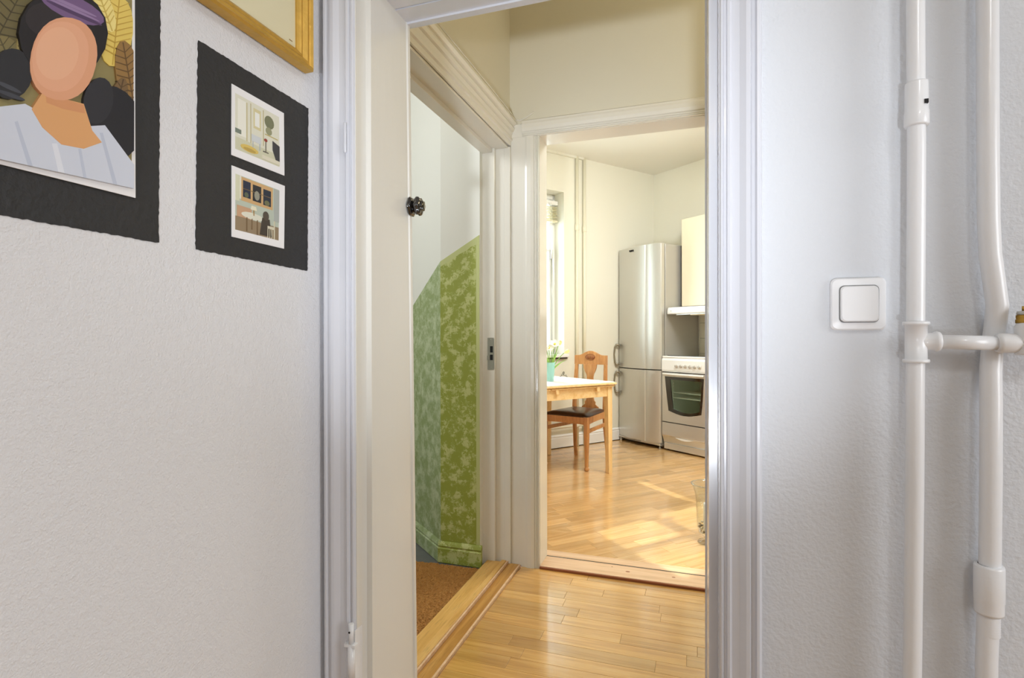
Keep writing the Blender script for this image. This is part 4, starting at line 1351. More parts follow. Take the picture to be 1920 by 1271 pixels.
wl = bpy.data.objects['wall_left']
MB().prism(rough_edge([(-0.05, 1.223), (0.610, 1.223), (0.614, 1.568), (0.612, 2.02), (-0.05, 2.02)]), XL - 0.001, XL + 0.0012, 'x').build('black_painted_panel', black_paint, wl)
MB().prism(rough_edge([(0.674, 1.223), (0.943, 1.219), (0.947, 1.559), (0.680, 1.564)]), XL - 0.001, XL + 0.0012, 'x').build('black_painted_panel', black_paint, wl)
POSTER = [
    ((146, 134, 88), [(0.3561, 1.5291), (0.5676, 1.5855), (0.5657, 1.2926), (0.4113, 1.2856), (0.3552, 1.2847)]),
    ((110, 100, 64), [(0.4359, 1.448), (0.4284, 1.431), (0.4197, 1.4166), (0.411, 1.4066), (0.4031, 1.4019), (0.3971, 1.4029), (0.3934, 1.4093), (0.3926, 1.4204), (0.3946, 1.4349), (0.3992, 1.4512), (0.4061, 1.4677), (0.4145, 1.4824), (0.4233, 1.4935), (0.4317, 1.4995), (0.4384, 1.4994), (0.4425, 1.4931), (0.4435, 1.4813), (0.4412, 1.4655)]),
    ((76, 68, 44), [(0.4338, 1.4976), (0.4349, 1.4976), (0.4012, 1.4039), (0.4001, 1.4041)]),
    ((76, 68, 44), [(0.4299, 1.4852), (0.4443, 1.492), (0.4439, 1.4909), (0.4293, 1.4836)]),
    ((76, 68, 44), [(0.4299, 1.4852), (0.421, 1.4926), (0.4206, 1.4915), (0.4293, 1.4836)]),
    ((76, 68, 44), [(0.426, 1.4743), (0.4436, 1.4808), (0.4431, 1.4796), (0.4254, 1.4728)]),
    ((76, 68, 44), [(0.426, 1.4743), (0.4141, 1.4819), (0.4137, 1.4808), (0.4254, 1.4728)]),
    ((76, 68, 44), [(0.4221, 1.4635), (0.4413, 1.4696), (0.4409, 1.4684), (0.4215, 1.462)]),
    ((76, 68, 44), [(0.4221, 1.4635), (0.4087, 1.4714), (0.4083, 1.4703), (0.4215, 1.462)]),
    ((76, 68, 44), [(0.4183, 1.4529), (0.4381, 1.4585), (0.4377, 1.4574), (0.4177, 1.4514)]),
    ((76, 68, 44), [(0.4183, 1.4529), (0.4042, 1.461), (0.4038, 1.4599), (0.4177, 1.4514)]),
    ((76, 68, 44), [(0.4145, 1.4424), (0.4341, 1.4477), (0.4337, 1.4465), (0.4139, 1.4409)]),
    ((76, 68, 44), [(0.4145, 1.4424), (0.4006, 1.4506), (0.4002, 1.4496), (0.4139, 1.4409)]),
    ((76, 68, 44), [(0.4107, 1.432), (0.4293, 1.437), (0.4289, 1.4359), (0.4102, 1.4305)]),
    ((76, 68, 44), [(0.4107, 1.432), (0.3977, 1.4403), (0.3973, 1.4392), (0.4102, 1.4305)]),
    ((76, 68, 44), [(0.407, 1.4217), (0.4236, 1.4266), (0.4232, 1.4255), (0.4065, 1.4202)]),
    ((76, 68, 44), [(0.407, 1.4217), (0.3958, 1.43), (0.3954, 1.4289), (0.4065, 1.4202)]),
    ((128, 116, 74), [(0.4359, 1.4167), (0.4392, 1.4066), (0.4403, 1.3958), (0.4391, 1.3858), (0.4356, 1.3779), (0.4304, 1.373), (0.4242, 1.3716), (0.4177, 1.3739), (0.4117, 1.3795), (0.4069, 1.3876), (0.4039, 1.3973), (0.4029, 1.4075), (0.404, 1.417), (0.4072, 1.4248), (0.412, 1.4299), (0.4181, 1.4318), (0.4246, 1.43), (0.4308, 1.4248)]),
    ((86, 78, 50), [(0.4094, 1.4259), (0.4106, 1.4271), (0.4332, 1.3769), (0.432, 1.3758)]),
    ((86, 78, 50), [(0.4129, 1.42), (0.4195, 1.4336), (0.4198, 1.4329), (0.4134, 1.419)]),
    ((86, 78, 50), [(0.4129, 1.42), (0.4024, 1.4157), (0.4028, 1.415), (0.4134, 1.419)]),
    ((86, 78, 50), [(0.4158, 1.4135), (0.4252, 1.43), (0.4256, 1.4293), (0.4163, 1.4125)]),
    ((86, 78, 50), [(0.4158, 1.4135), (0.4027, 1.4066), (0.403, 1.4059), (0.4163, 1.4125)]),
    ((86, 78, 50), [(0.4188, 1.407), (0.4296, 1.4249), (0.43, 1.4242), (0.4192, 1.406)]),
    ((86, 78, 50), [(0.4188, 1.407), (0.4042, 1.3989), (0.4045, 1.3981), (0.4192, 1.406)]),
    ((86, 78, 50), [(0.4217, 1.4004), (0.4331, 1.4188), (0.4335, 1.418), (0.4222, 1.3994)]),
    ((86, 78, 50), [(0.4217, 1.4004), (0.4066, 1.392), (0.4069, 1.3913), (0.4222, 1.3994)]),
    ((86, 78, 50), [(0.4247, 1.3938), (0.4358, 1.4117), (0.4361, 1.4109), (0.4252, 1.3927)]),
    ((86, 78, 50), [(0.4247, 1.3938), (0.4099, 1.3859), (0.4102, 1.3851), (0.4252, 1.3927)]),
    ((86, 78, 50), [(0.4277, 1.3871), (0.4375, 1.4035), (0.4378, 1.4028), (0.4282, 1.386)]),
    ((86, 78, 50), [(0.4277, 1.3871), (0.4141, 1.3806), (0.4144, 1.3799), (0.4282, 1.386)]),
    ((164, 148, 94), [(0.4451, 1.4438), (0.4428, 1.4319), (0.4398, 1.4211), (0.4364, 1.4129), (0.433, 1.4081), (0.43, 1.4073), (0.4278, 1.4106), (0.4266, 1.4174), (0.4266, 1.427), (0.4277, 1.4383), (0.4299, 1.45), (0.4328, 1.4607), (0.4362, 1.4691), (0.4396, 1.4742), (0.4427, 1.4753), (0.445, 1.4722), (0.4462, 1.4653), (0.4462, 1.4554)]),
    ((112, 100, 64), [(0.4403, 1.4733), (0.4416, 1.4738), (0.4323, 1.4091), (0.431, 1.4087)]),
    ((112, 100, 64), [(0.4397, 1.4646), (0.4461, 1.4734), (0.4459, 1.4723), (0.4395, 1.4631)]),
    ((112, 100, 64), [(0.4397, 1.4646), (0.4354, 1.4696), (0.4352, 1.4685), (0.4395, 1.4631)]),
    ((112, 100, 64), [(0.4384, 1.456), (0.4465, 1.4653), (0.4463, 1.4642), (0.4382, 1.4545)]),
    ((112, 100, 64), [(0.4384, 1.456), (0.4325, 1.4605), (0.4324, 1.4594), (0.4382, 1.4545)]),
    ((112, 100, 64), [(0.4372, 1.4475), (0.4461, 1.457), (0.4459, 1.4559), (0.437, 1.446)]),
    ((112, 100, 64), [(0.4372, 1.4475), (0.4305, 1.4518), (0.4304, 1.4507), (0.437, 1.446)]),
    ((112, 100, 64), [(0.436, 1.439), (0.4451, 1.4484), (0.4449, 1.4473), (0.4358, 1.4375)]),
    ((112, 100, 64), [(0.436, 1.439), (0.4291, 1.4432), (0.4289, 1.4422), (0.4358, 1.4375)]),
    ((112, 100, 64), [(0.4348, 1.4305), (0.4435, 1.4397), (0.4434, 1.4386), (0.4346, 1.429)]),
    ((112, 100, 64), [(0.4348, 1.4305), (0.4281, 1.4349), (0.428, 1.4338), (0.4346, 1.429)]),
    ((112, 100, 64), [(0.4336, 1.422), (0.4415, 1.4309), (0.4413, 1.4298), (0.4333, 1.4206)]),
    ((112, 100, 64), [(0.4336, 1.422), (0.4277, 1.4268), (0.4276, 1.4257), (0.4333, 1.4206)]),
    ((228, 202, 104), [(0.5671, 1.514), (0.5638, 1.4956), (0.5579, 1.4783), (0.5503, 1.4643), (0.542, 1.4554), (0.534, 1.4525), (0.5272, 1.4557), (0.5224, 1.4646), (0.52, 1.478), (0.5204, 1.4944), (0.5234, 1.5121), (0.5288, 1.5289), (0.536, 1.5431), (0.5442, 1.5529), (0.5524, 1.5568), (0.5596, 1.5544), (0.5649, 1.5457), (0.5672, 1.5335)]),
    ((196, 162, 70), [(0.5472, 1.5526), (0.549, 1.5535), (0.539, 1.456), (0.5373, 1.4554)]),
    ((196, 162, 70), [(0.5468, 1.5403), (0.5622, 1.5551), (0.5621, 1.5539), (0.5466, 1.5386)]),
    ((196, 162, 70), [(0.5468, 1.5403), (0.5335, 1.5414), (0.5334, 1.5402), (0.5466, 1.5386)]),
    ((196, 162, 70), [(0.5459, 1.5317), (0.5647, 1.5479), (0.5646, 1.5467), (0.5458, 1.53)]),
    ((196, 162, 70), [(0.5459, 1.5317), (0.5295, 1.5315), (0.5294, 1.5303), (0.5458, 1.53)]),
    ((196, 162, 70), [(0.545, 1.5231), (0.566, 1.5401), (0.5659, 1.5389), (0.5449, 1.5214)]),
    ((196, 162, 70), [(0.545, 1.5231), (0.5267, 1.5222), (0.5265, 1.521), (0.5449, 1.5214)]),
    ((196, 162, 70), [(0.5442, 1.5146), (0.5664, 1.5319), (0.5663, 1.5306), (0.544, 1.5128)]),
    ((196, 162, 70), [(0.5442, 1.5146), (0.5246, 1.5133), (0.5245, 1.512), (0.544, 1.5128)]),
    ((196, 162, 70), [(0.5433, 1.506), (0.5661, 1.5234), (0.566, 1.5221), (0.5431, 1.5043)]),
    ((196, 162, 70), [(0.5433, 1.506), (0.5232, 1.5047), (0.5231, 1.5035), (0.5431, 1.5043)]),
    ((196, 162, 70), [(0.5424, 1.4975), (0.5652, 1.5146), (0.5651, 1.5133), (0.5422, 1.4958)]),
    ((196, 162, 70), [(0.5424, 1.4975), (0.5224, 1.4963), (0.5222, 1.4951), (0.5422, 1.4958)]),
    ((196, 162, 70), [(0.5415, 1.489), (0.5637, 1.5056), (0.5635, 1.5043), (0.5414, 1.4873)]),
    ((196, 162, 70), [(0.5415, 1.489), (0.5221, 1.4883), (0.522, 1.4871), (0.5414, 1.4873)]),
    ((196, 162, 70), [(0.5407, 1.4805), (0.5614, 1.4963), (0.5613, 1.495), (0.5405, 1.4788)]),
    ((196, 162, 70), [(0.5407, 1.4805), (0.5225, 1.4805), (0.5224, 1.4793), (0.5405, 1.4788)]),
    ((196, 162, 70), [(0.5398, 1.472), (0.5583, 1.4867), (0.5582, 1.4854), (0.5396, 1.4703)]),
    ((196, 162, 70), [(0.5398, 1.472), (0.5236, 1.473), (0.5235, 1.4718), (0.5396, 1.4703)]),
    ((240, 222, 140), [(0.5381, 1.5348), (0.5412, 1.5259), (0.5426, 1.5168), (0.5421, 1.5086), (0.5398, 1.5025), (0.536, 1.4991), (0.5312, 1.4988), (0.526, 1.5017), (0.521, 1.5072), (0.5169, 1.5148), (0.514, 1.5235), (0.5128, 1.5323), (0.5132, 1.5401), (0.5154, 1.5462), (0.519, 1.5497), (0.5236, 1.5503), (0.5288, 1.5478), (0.5338, 1.5424)]),
    ((206, 180, 90), [(0.5168, 1.5464), (0.5183, 1.5479), (0.5383, 1.5024), (0.5367, 1.5009)]),
    ((206, 180, 90), [(0.5203, 1.5409), (0.5243, 1.5524), (0.5247, 1.5516), (0.5208, 1.5397)]),
    ((206, 180, 90), [(0.5203, 1.5409), (0.5117, 1.5401), (0.5121, 1.5392), (0.5208, 1.5397)]),
    ((206, 180, 90), [(0.5229, 1.535), (0.5289, 1.5485), (0.5293, 1.5476), (0.5234, 1.5338)]),
    ((206, 180, 90), [(0.5229, 1.535), (0.5123, 1.5324), (0.5127, 1.5315), (0.5234, 1.5338)]),
    ((206, 180, 90), [(0.5255, 1.529), (0.5326, 1.5435), (0.533, 1.5426), (0.526, 1.5278)]),
    ((206, 180, 90), [(0.5255, 1.529), (0.5139, 1.5256), (0.5142, 1.5247), (0.526, 1.5278)]),
    ((206, 180, 90), [(0.5281, 1.523), (0.5356, 1.5378), (0.5359, 1.5369), (0.5286, 1.5218)]),
    ((206, 180, 90), [(0.5281, 1.523), (0.5161, 1.5194), (0.5165, 1.5185), (0.5286, 1.5218)]),
    ((206, 180, 90), [(0.5307, 1.517), (0.5379, 1.5315), (0.5383, 1.5306), (0.5313, 1.5158)]),
    ((206, 180, 90), [(0.5307, 1.517), (0.519, 1.5137), (0.5193, 1.5128), (0.5313, 1.5158)]),
    ((206, 180, 90), [(0.5334, 1.511), (0.5396, 1.5245), (0.54, 1.5236), (0.5339, 1.5097)]),
    ((206, 180, 90), [(0.5334, 1.511), (0.5225, 1.5086), (0.5229, 1.5078), (0.5339, 1.5097)]),
    ((150, 116, 66), [(0.5663, 1.3936), (0.5601, 1.396), (0.5532, 1.4047), (0.5473, 1.4181), (0.5431, 1.4345), (0.541, 1.4521), (0.5412, 1.4689), (0.5438, 1.483), (0.5484, 1.4928), (0.5545, 1.497), (0.5616, 1.4951), (0.5669, 1.4891)]),
    ((104, 78, 46), [(0.5509, 1.4926), (0.5527, 1.4938), (0.5665, 1.4212), (0.5664, 1.4108)]),
    ((104, 78, 46), [(0.5541, 1.4812), (0.5638, 1.4954), (0.564, 1.4943), (0.5543, 1.4797)]),
    ((104, 78, 46), [(0.5541, 1.4812), (0.5421, 1.4807), (0.5423, 1.4796), (0.5543, 1.4797)]),
    ((104, 78, 46), [(0.5556, 1.4729), (0.5669, 1.4874), (0.5669, 1.486), (0.5559, 1.4714)]),
    ((104, 78, 46), [(0.5556, 1.4729), (0.5412, 1.4709), (0.5414, 1.4698), (0.5559, 1.4714)]),
    ((104, 78, 46), [(0.5572, 1.4645), (0.5669, 1.4761), (0.5668, 1.4746), (0.5575, 1.463)]),
    ((104, 78, 46), [(0.5572, 1.4645), (0.5412, 1.4617), (0.5414, 1.4606), (0.5575, 1.463)]),
    ((104, 78, 46), [(0.5588, 1.4561), (0.5668, 1.4653), (0.5668, 1.4637), (0.5591, 1.4546)]),
    ((104, 78, 46), [(0.5588, 1.4561), (0.5418, 1.4528), (0.542, 1.4517), (0.5591, 1.4546)]),
    ((104, 78, 46), [(0.5604, 1.4477), (0.5667, 1.4548), (0.5667, 1.4531), (0.5607, 1.4462)]),
    ((104, 78, 46), [(0.5604, 1.4477), (0.5429, 1.4443), (0.5431, 1.4432), (0.5607, 1.4462)]),
    ((104, 78, 46), [(0.562, 1.4393), (0.5667, 1.4444), (0.5666, 1.4427), (0.5623, 1.4377)]),
    ((104, 78, 46), [(0.562, 1.4393), (0.5444, 1.436), (0.5446, 1.4349), (0.5623, 1.4377)]),
    ((104, 78, 46), [(0.5637, 1.4308), (0.5666, 1.434), (0.5666, 1.4322), (0.564, 1.4292)]),
    ((104, 78, 46), [(0.5637, 1.4308), (0.5464, 1.428), (0.5466, 1.4269), (0.564, 1.4292)]),
    ((104, 78, 46), [(0.5653, 1.4222), (0.5665, 1.4236), (0.5665, 1.4218), (0.5656, 1.4207)]),
    ((104, 78, 46), [(0.5653, 1.4222), (0.549, 1.4202), (0.5492, 1.4191), (0.5656, 1.4207)]),
    ((104, 78, 46), [(0.5665, 1.4136), (0.5521, 1.4127), (0.5523, 1.4116), (0.5664, 1.4121)]),
    ((122, 96, 62), [(0.5542, 1.3981), (0.5496, 1.3817), (0.5441, 1.3672), (0.5383, 1.3564), (0.5329, 1.3506), (0.5286, 1.3502), (0.5258, 1.3553), (0.5249, 1.3652), (0.5259, 1.3787), (0.5287, 1.3944), (0.533, 1.4105), (0.5384, 1.425), (0.5442, 1.4363), (0.5497, 1.4429), (0.5543, 1.4438), (0.5572, 1.4389), (0.5583, 1.4287), (0.5572, 1.4145)]),
    ((86, 66, 42), [(0.5507, 1.4415), (0.5525, 1.4418), (0.532, 1.3521), (0.5303, 1.3519)]),
    ((86, 66, 42), [(0.5488, 1.4296), (0.5587, 1.4392), (0.5584, 1.4379), (0.5484, 1.4278)]),
    ((86, 66, 42), [(0.5488, 1.4296), (0.5428, 1.4361), (0.5425, 1.4348), (0.5484, 1.4278)]),
    ((86, 66, 42), [(0.5468, 1.4206), (0.5586, 1.4304), (0.5583, 1.4291), (0.5464, 1.4188)]),
    ((86, 66, 42), [(0.5468, 1.4206), (0.5388, 1.4268), (0.5386, 1.4255), (0.5464, 1.4188)]),
    ((86, 66, 42), [(0.5447, 1.4116), (0.5577, 1.4215), (0.5574, 1.4202), (0.5443, 1.4099)]),
    ((86, 66, 42), [(0.5447, 1.4116), (0.5357, 1.4177), (0.5354, 1.4165), (0.5443, 1.4099)]),
    ((86, 66, 42), [(0.5427, 1.4027), (0.5563, 1.4126), (0.556, 1.4113), (0.5423, 1.401)]),
    ((86, 66, 42), [(0.5427, 1.4027), (0.5331, 1.4088), (0.5328, 1.4075), (0.5423, 1.401)]),
    ((86, 66, 42), [(0.5407, 1.3939), (0.5544, 1.4036), (0.5541, 1.4023), (0.5403, 1.3922)]),
    ((86, 66, 42), [(0.5407, 1.3939), (0.5309, 1.4), (0.5306, 1.3988), (0.5403, 1.3922)]),
    ((86, 66, 42), [(0.5387, 1.3851), (0.5521, 1.3945), (0.5518, 1.3933), (0.5383, 1.3834)]),
    ((86, 66, 42), [(0.5387, 1.3851), (0.5291, 1.3913), (0.5288, 1.3901), (0.5383, 1.3834)]),
    ((86, 66, 42), [(0.5367, 1.3763), (0.5494, 1.3855), (0.5491, 1.3842), (0.5363, 1.3746)]),
    ((86, 66, 42), [(0.5367, 1.3763), (0.5278, 1.3827), (0.5275, 1.3815), (0.5363, 1.3746)]),
    ((86, 66, 42), [(0.5347, 1.3676), (0.5462, 1.3765), (0.5459, 1.3752), (0.5343, 1.3659)]),
    ((86, 66, 42), [(0.5347, 1.3676), (0.527, 1.3742), (0.5267, 1.373), (0.5343, 1.3659)]),
    ((34, 34, 40), [(0.566, 1.3466), (0.5583, 1.337), (0.5449, 1.3285), (0.5309, 1.3259), (0.518, 1.3294), (0.5076, 1.3381), (0.5006, 1.351), (0.4979, 1.3666), (0.4995, 1.3832), (0.5054, 1.3992), (0.515, 1.4127), (0.5274, 1.4222), (0.5413, 1.4265), (0.555, 1.4246), (0.5665, 1.4168)]),
    ((46, 46, 52), [(0.5366, 1.4018), (0.5335, 1.39), (0.5284, 1.3791), (0.522, 1.3707), (0.5152, 1.3656), (0.5087, 1.3644), (0.5033, 1.3671), (0.4996, 1.3734), (0.498, 1.3824), (0.4987, 1.3932), (0.5015, 1.4046), (0.5063, 1.4152), (0.5124, 1.4238), (0.5192, 1.4294), (0.5258, 1.4312), (0.5316, 1.4289), (0.5356, 1.4226), (0.5373, 1.4132)]),
    ((40, 40, 44), [(0.4402, 1.3936), (0.4373, 1.3822), (0.4321, 1.3717), (0.4254, 1.3633), (0.4181, 1.3582), (0.4111, 1.3568), (0.4051, 1.3591), (0.4008, 1.3649), (0.3987, 1.3733), (0.399, 1.3834), (0.4016, 1.3942), (0.4063, 1.4044), (0.4126, 1.4129), (0.4198, 1.4185), (0.427, 1.4206), (0.4334, 1.4188), (0.4381, 1.4132), (0.4405, 1.4044)]),
    ((70, 72, 80), [(0.4293, 1.3703), (0.4282, 1.3694), (0.4257, 1.3689), (0.4222, 1.3688), (0.4181, 1.369), (0.4138, 1.3695), (0.41, 1.3703), (0.407, 1.3713), (0.4052, 1.3724), (0.4048, 1.3733), (0.4058, 1.3741), (0.4081, 1.3747), (0.4115, 1.3749), (0.4156, 1.3747), (0.4198, 1.3742), (0.4238, 1.3734), (0.4269, 1.3724), (0.4288, 1.3713)]),
    ((64, 66, 74), [(0.4329, 1.3632), (0.4318, 1.3622), (0.4291, 1.3615), (0.4252, 1.3609), (0.4205, 1.3607), (0.4158, 1.3608), (0.4114, 1.3612), (0.408, 1.3619), (0.4059, 1.3627), (0.4054, 1.3636), (0.4064, 1.3644), (0.4089, 1.3652), (0.4127, 1.3657), (0.4172, 1.366), (0.422, 1.3659), (0.4264, 1.3656), (0.43, 1.3649), (0.4323, 1.3641)]),
    ((30, 26, 28), [(0.5264, 1.4716), (0.5162, 1.4484), (0.5012, 1.4281), (0.4835, 1.4132), (0.4656, 1.4052), (0.4496, 1.4045), (0.4371, 1.4107), (0.4292, 1.4229), (0.4265, 1.4397), (0.4293, 1.4594), (0.4373, 1.48), (0.4499, 1.4995), (0.466, 1.5157), (0.4839, 1.5265), (0.5015, 1.5301), (0.5165, 1.5256), (0.5266, 1.5132), (0.5301, 1.4943)]),
    ((46, 40, 42), [(0.4918, 1.4847), (0.4886, 1.4754), (0.482, 1.4661), (0.4731, 1.458), (0.463, 1.452), (0.453, 1.4488), (0.4442, 1.4486), (0.4377, 1.4514), (0.434, 1.4568), (0.4335, 1.4642), (0.4363, 1.4727), (0.442, 1.4815), (0.4502, 1.4896), (0.4599, 1.496), (0.4701, 1.4999), (0.4795, 1.5007), (0.4869, 1.4982), (0.4912, 1.4926)]),
    ((118, 92, 134), [(0.5247, 1.5067), (0.52, 1.5004), (0.511, 1.4945), (0.499, 1.4899), (0.4857, 1.487), (0.4727, 1.4862), (0.4616, 1.4873), (0.4534, 1.4903), (0.4489, 1.4947), (0.4486, 1.5001), (0.4525, 1.5058), (0.4602, 1.5113), (0.4709, 1.516), (0.4837, 1.5193), (0.4971, 1.5208), (0.5094, 1.5201), (0.519, 1.5173), (0.5243, 1.5126)]),
    ((84, 62, 98), [(0.5224, 1.5006), (0.5198, 1.4993), (0.5131, 1.4978), (0.5035, 1.4964), (0.4921, 1.4952), (0.4804, 1.4943), (0.47, 1.4938), (0.4617, 1.4939), (0.4566, 1.4944), (0.4551, 1.4952), (0.4573, 1.4964), (0.463, 1.4977), (0.4717, 1.4991), (0.4825, 1.5003), (0.4941, 1.5013), (0.5053, 1.5019), (0.5146, 1.5019), (0.5206, 1.5015)]),
    ((150, 126, 166), [(0.5155, 1.5083), (0.5131, 1.5072), (0.5066, 1.506), (0.4972, 1.5046), (0.486, 1.5034), (0.4745, 1.5024), (0.4642, 1.5017), (0.4561, 1.5015), (0.451, 1.5017), (0.4494, 1.5023), (0.4515, 1.5032), (0.457, 1.5044), (0.4655, 1.5056), (0.476, 1.5069), (0.4875, 1.508), (0.4985, 1.5087), (0.5077, 1.509), (0.5136, 1.5089)]),
    ((150, 126, 166), [(0.5195, 1.5042), (0.517, 1.5033), (0.5103, 1.5022), (0.5005, 1.501), (0.4889, 1.4998), (0.4769, 1.4988), (0.4662, 1.4981), (0.4577, 1.4978), (0.4523, 1.4979), (0.4506, 1.4983), (0.4527, 1.4991), (0.4584, 1.5001), (0.4672, 1.5013), (0.4781, 1.5024), (0.4901, 1.5035), (0.5016, 1.5042), (0.5112, 1.5047), (0.5175, 1.5046)]),
    ((208, 214, 228), [(0.3553, 1.3176), (0.4327, 1.359), (0.4791, 1.3479), (0.5254, 1.3676), (0.5659, 1.3262), (0.5657, 1.2926), (0.4113, 1.2856), (0.3552, 1.2847)]),
    ((190, 198, 216), [(0.4219, 1.3333), (0.4251, 1.3358), (0.4403, 1.2869), (0.4351, 1.2867)]),
    ((190, 198, 216), [(0.5184, 1.355), (0.5225, 1.3564), (0.5417, 1.2915), (0.536, 1.2913)]),
    ((224, 228, 238), [(0.4609, 1.3213), (0.4669, 1.3233), (0.4752, 1.2885), (0.4679, 1.2882)]),
    ((192, 200, 218), [(0.4917, 1.3248), (0.4949, 1.3258), (0.5015, 1.2897), (0.4976, 1.2895)]),
    ((222, 166, 112), [(0.4506, 1.3793), (0.4984, 1.3855), (0.5089, 1.3544), (0.5211, 1.343), (0.4982, 1.3269), (0.4717, 1.3236), (0.4505, 1.3374), (0.4393, 1.3552)]),
    ((214, 152, 106), [(0.4541, 1.3808), (0.4984, 1.3842), (0.4996, 1.3735), (0.4743, 1.3691), (0.4552, 1.3694)]),
    ((224, 164, 128), [(0.5137, 1.4423), (0.5099, 1.4272), (0.5048, 1.4141), (0.4984, 1.4025), (0.4909, 1.3927), (0.4826, 1.3851), (0.474, 1.3799), (0.4645, 1.377), (0.4558, 1.3767), (0.449, 1.379), (0.4437, 1.3838), (0.44, 1.3908), (0.438, 1.3998), (0.4377, 1.4106), (0.4392, 1.4238), (0.4423, 1.4375), (0.4466, 1.4497), (0.4522, 1.4609), (0.4589, 1.4708), (0.4666, 1.479), (0.4751, 1.4854), (0.4848, 1.4898), (0.4943, 1.4915), (0.502, 1.4902), (0.5081, 1.4859), (0.5126, 1.4788), (0.5151, 1.4691), (0.5156, 1.4571)]),
    ((230, 172, 138), [(0.5031, 1.4416), (0.5, 1.429), (0.4958, 1.418), (0.4905, 1.4083), (0.4843, 1.4001), (0.4775, 1.3936), (0.4703, 1.3891), (0.4625, 1.3866), (0.4552, 1.3863), (0.4495, 1.3882), (0.4451, 1.3922), (0.442, 1.3981), (0.4403, 1.4057), (0.44, 1.4149), (0.4413, 1.4261), (0.4439, 1.4377), (0.4476, 1.448), (0.4523, 1.4575), (0.4579, 1.4658), (0.4643, 1.4727), (0.4714, 1.478), (0.4795, 1.4816), (0.4873, 1.4829), (0.4936, 1.4817), (0.4986, 1.478), (0.5023, 1.472), (0.5043, 1.4639), (0.5047, 1.4539)]),
    ((234, 180, 146), [(0.4916, 1.442), (0.4889, 1.4322), (0.4849, 1.4228), (0.4796, 1.4143), (0.4736, 1.4075), (0.4672, 1.4028), (0.461, 1.4003), (0.4552, 1.4002), (0.4504, 1.4026), (0.4467, 1.4071), (0.4445, 1.4134), (0.4437, 1.4212), (0.4445, 1.43), (0.4468, 1.4392), (0.4505, 1.4482), (0.4554, 1.4565), (0.4611, 1.4636), (0.4673, 1.4688), (0.4737, 1.4719), (0.4797, 1.4725), (0.485, 1.4706), (0.489, 1.4662), (0.4916, 1.4597), (0.4925, 1.4514)]),
]
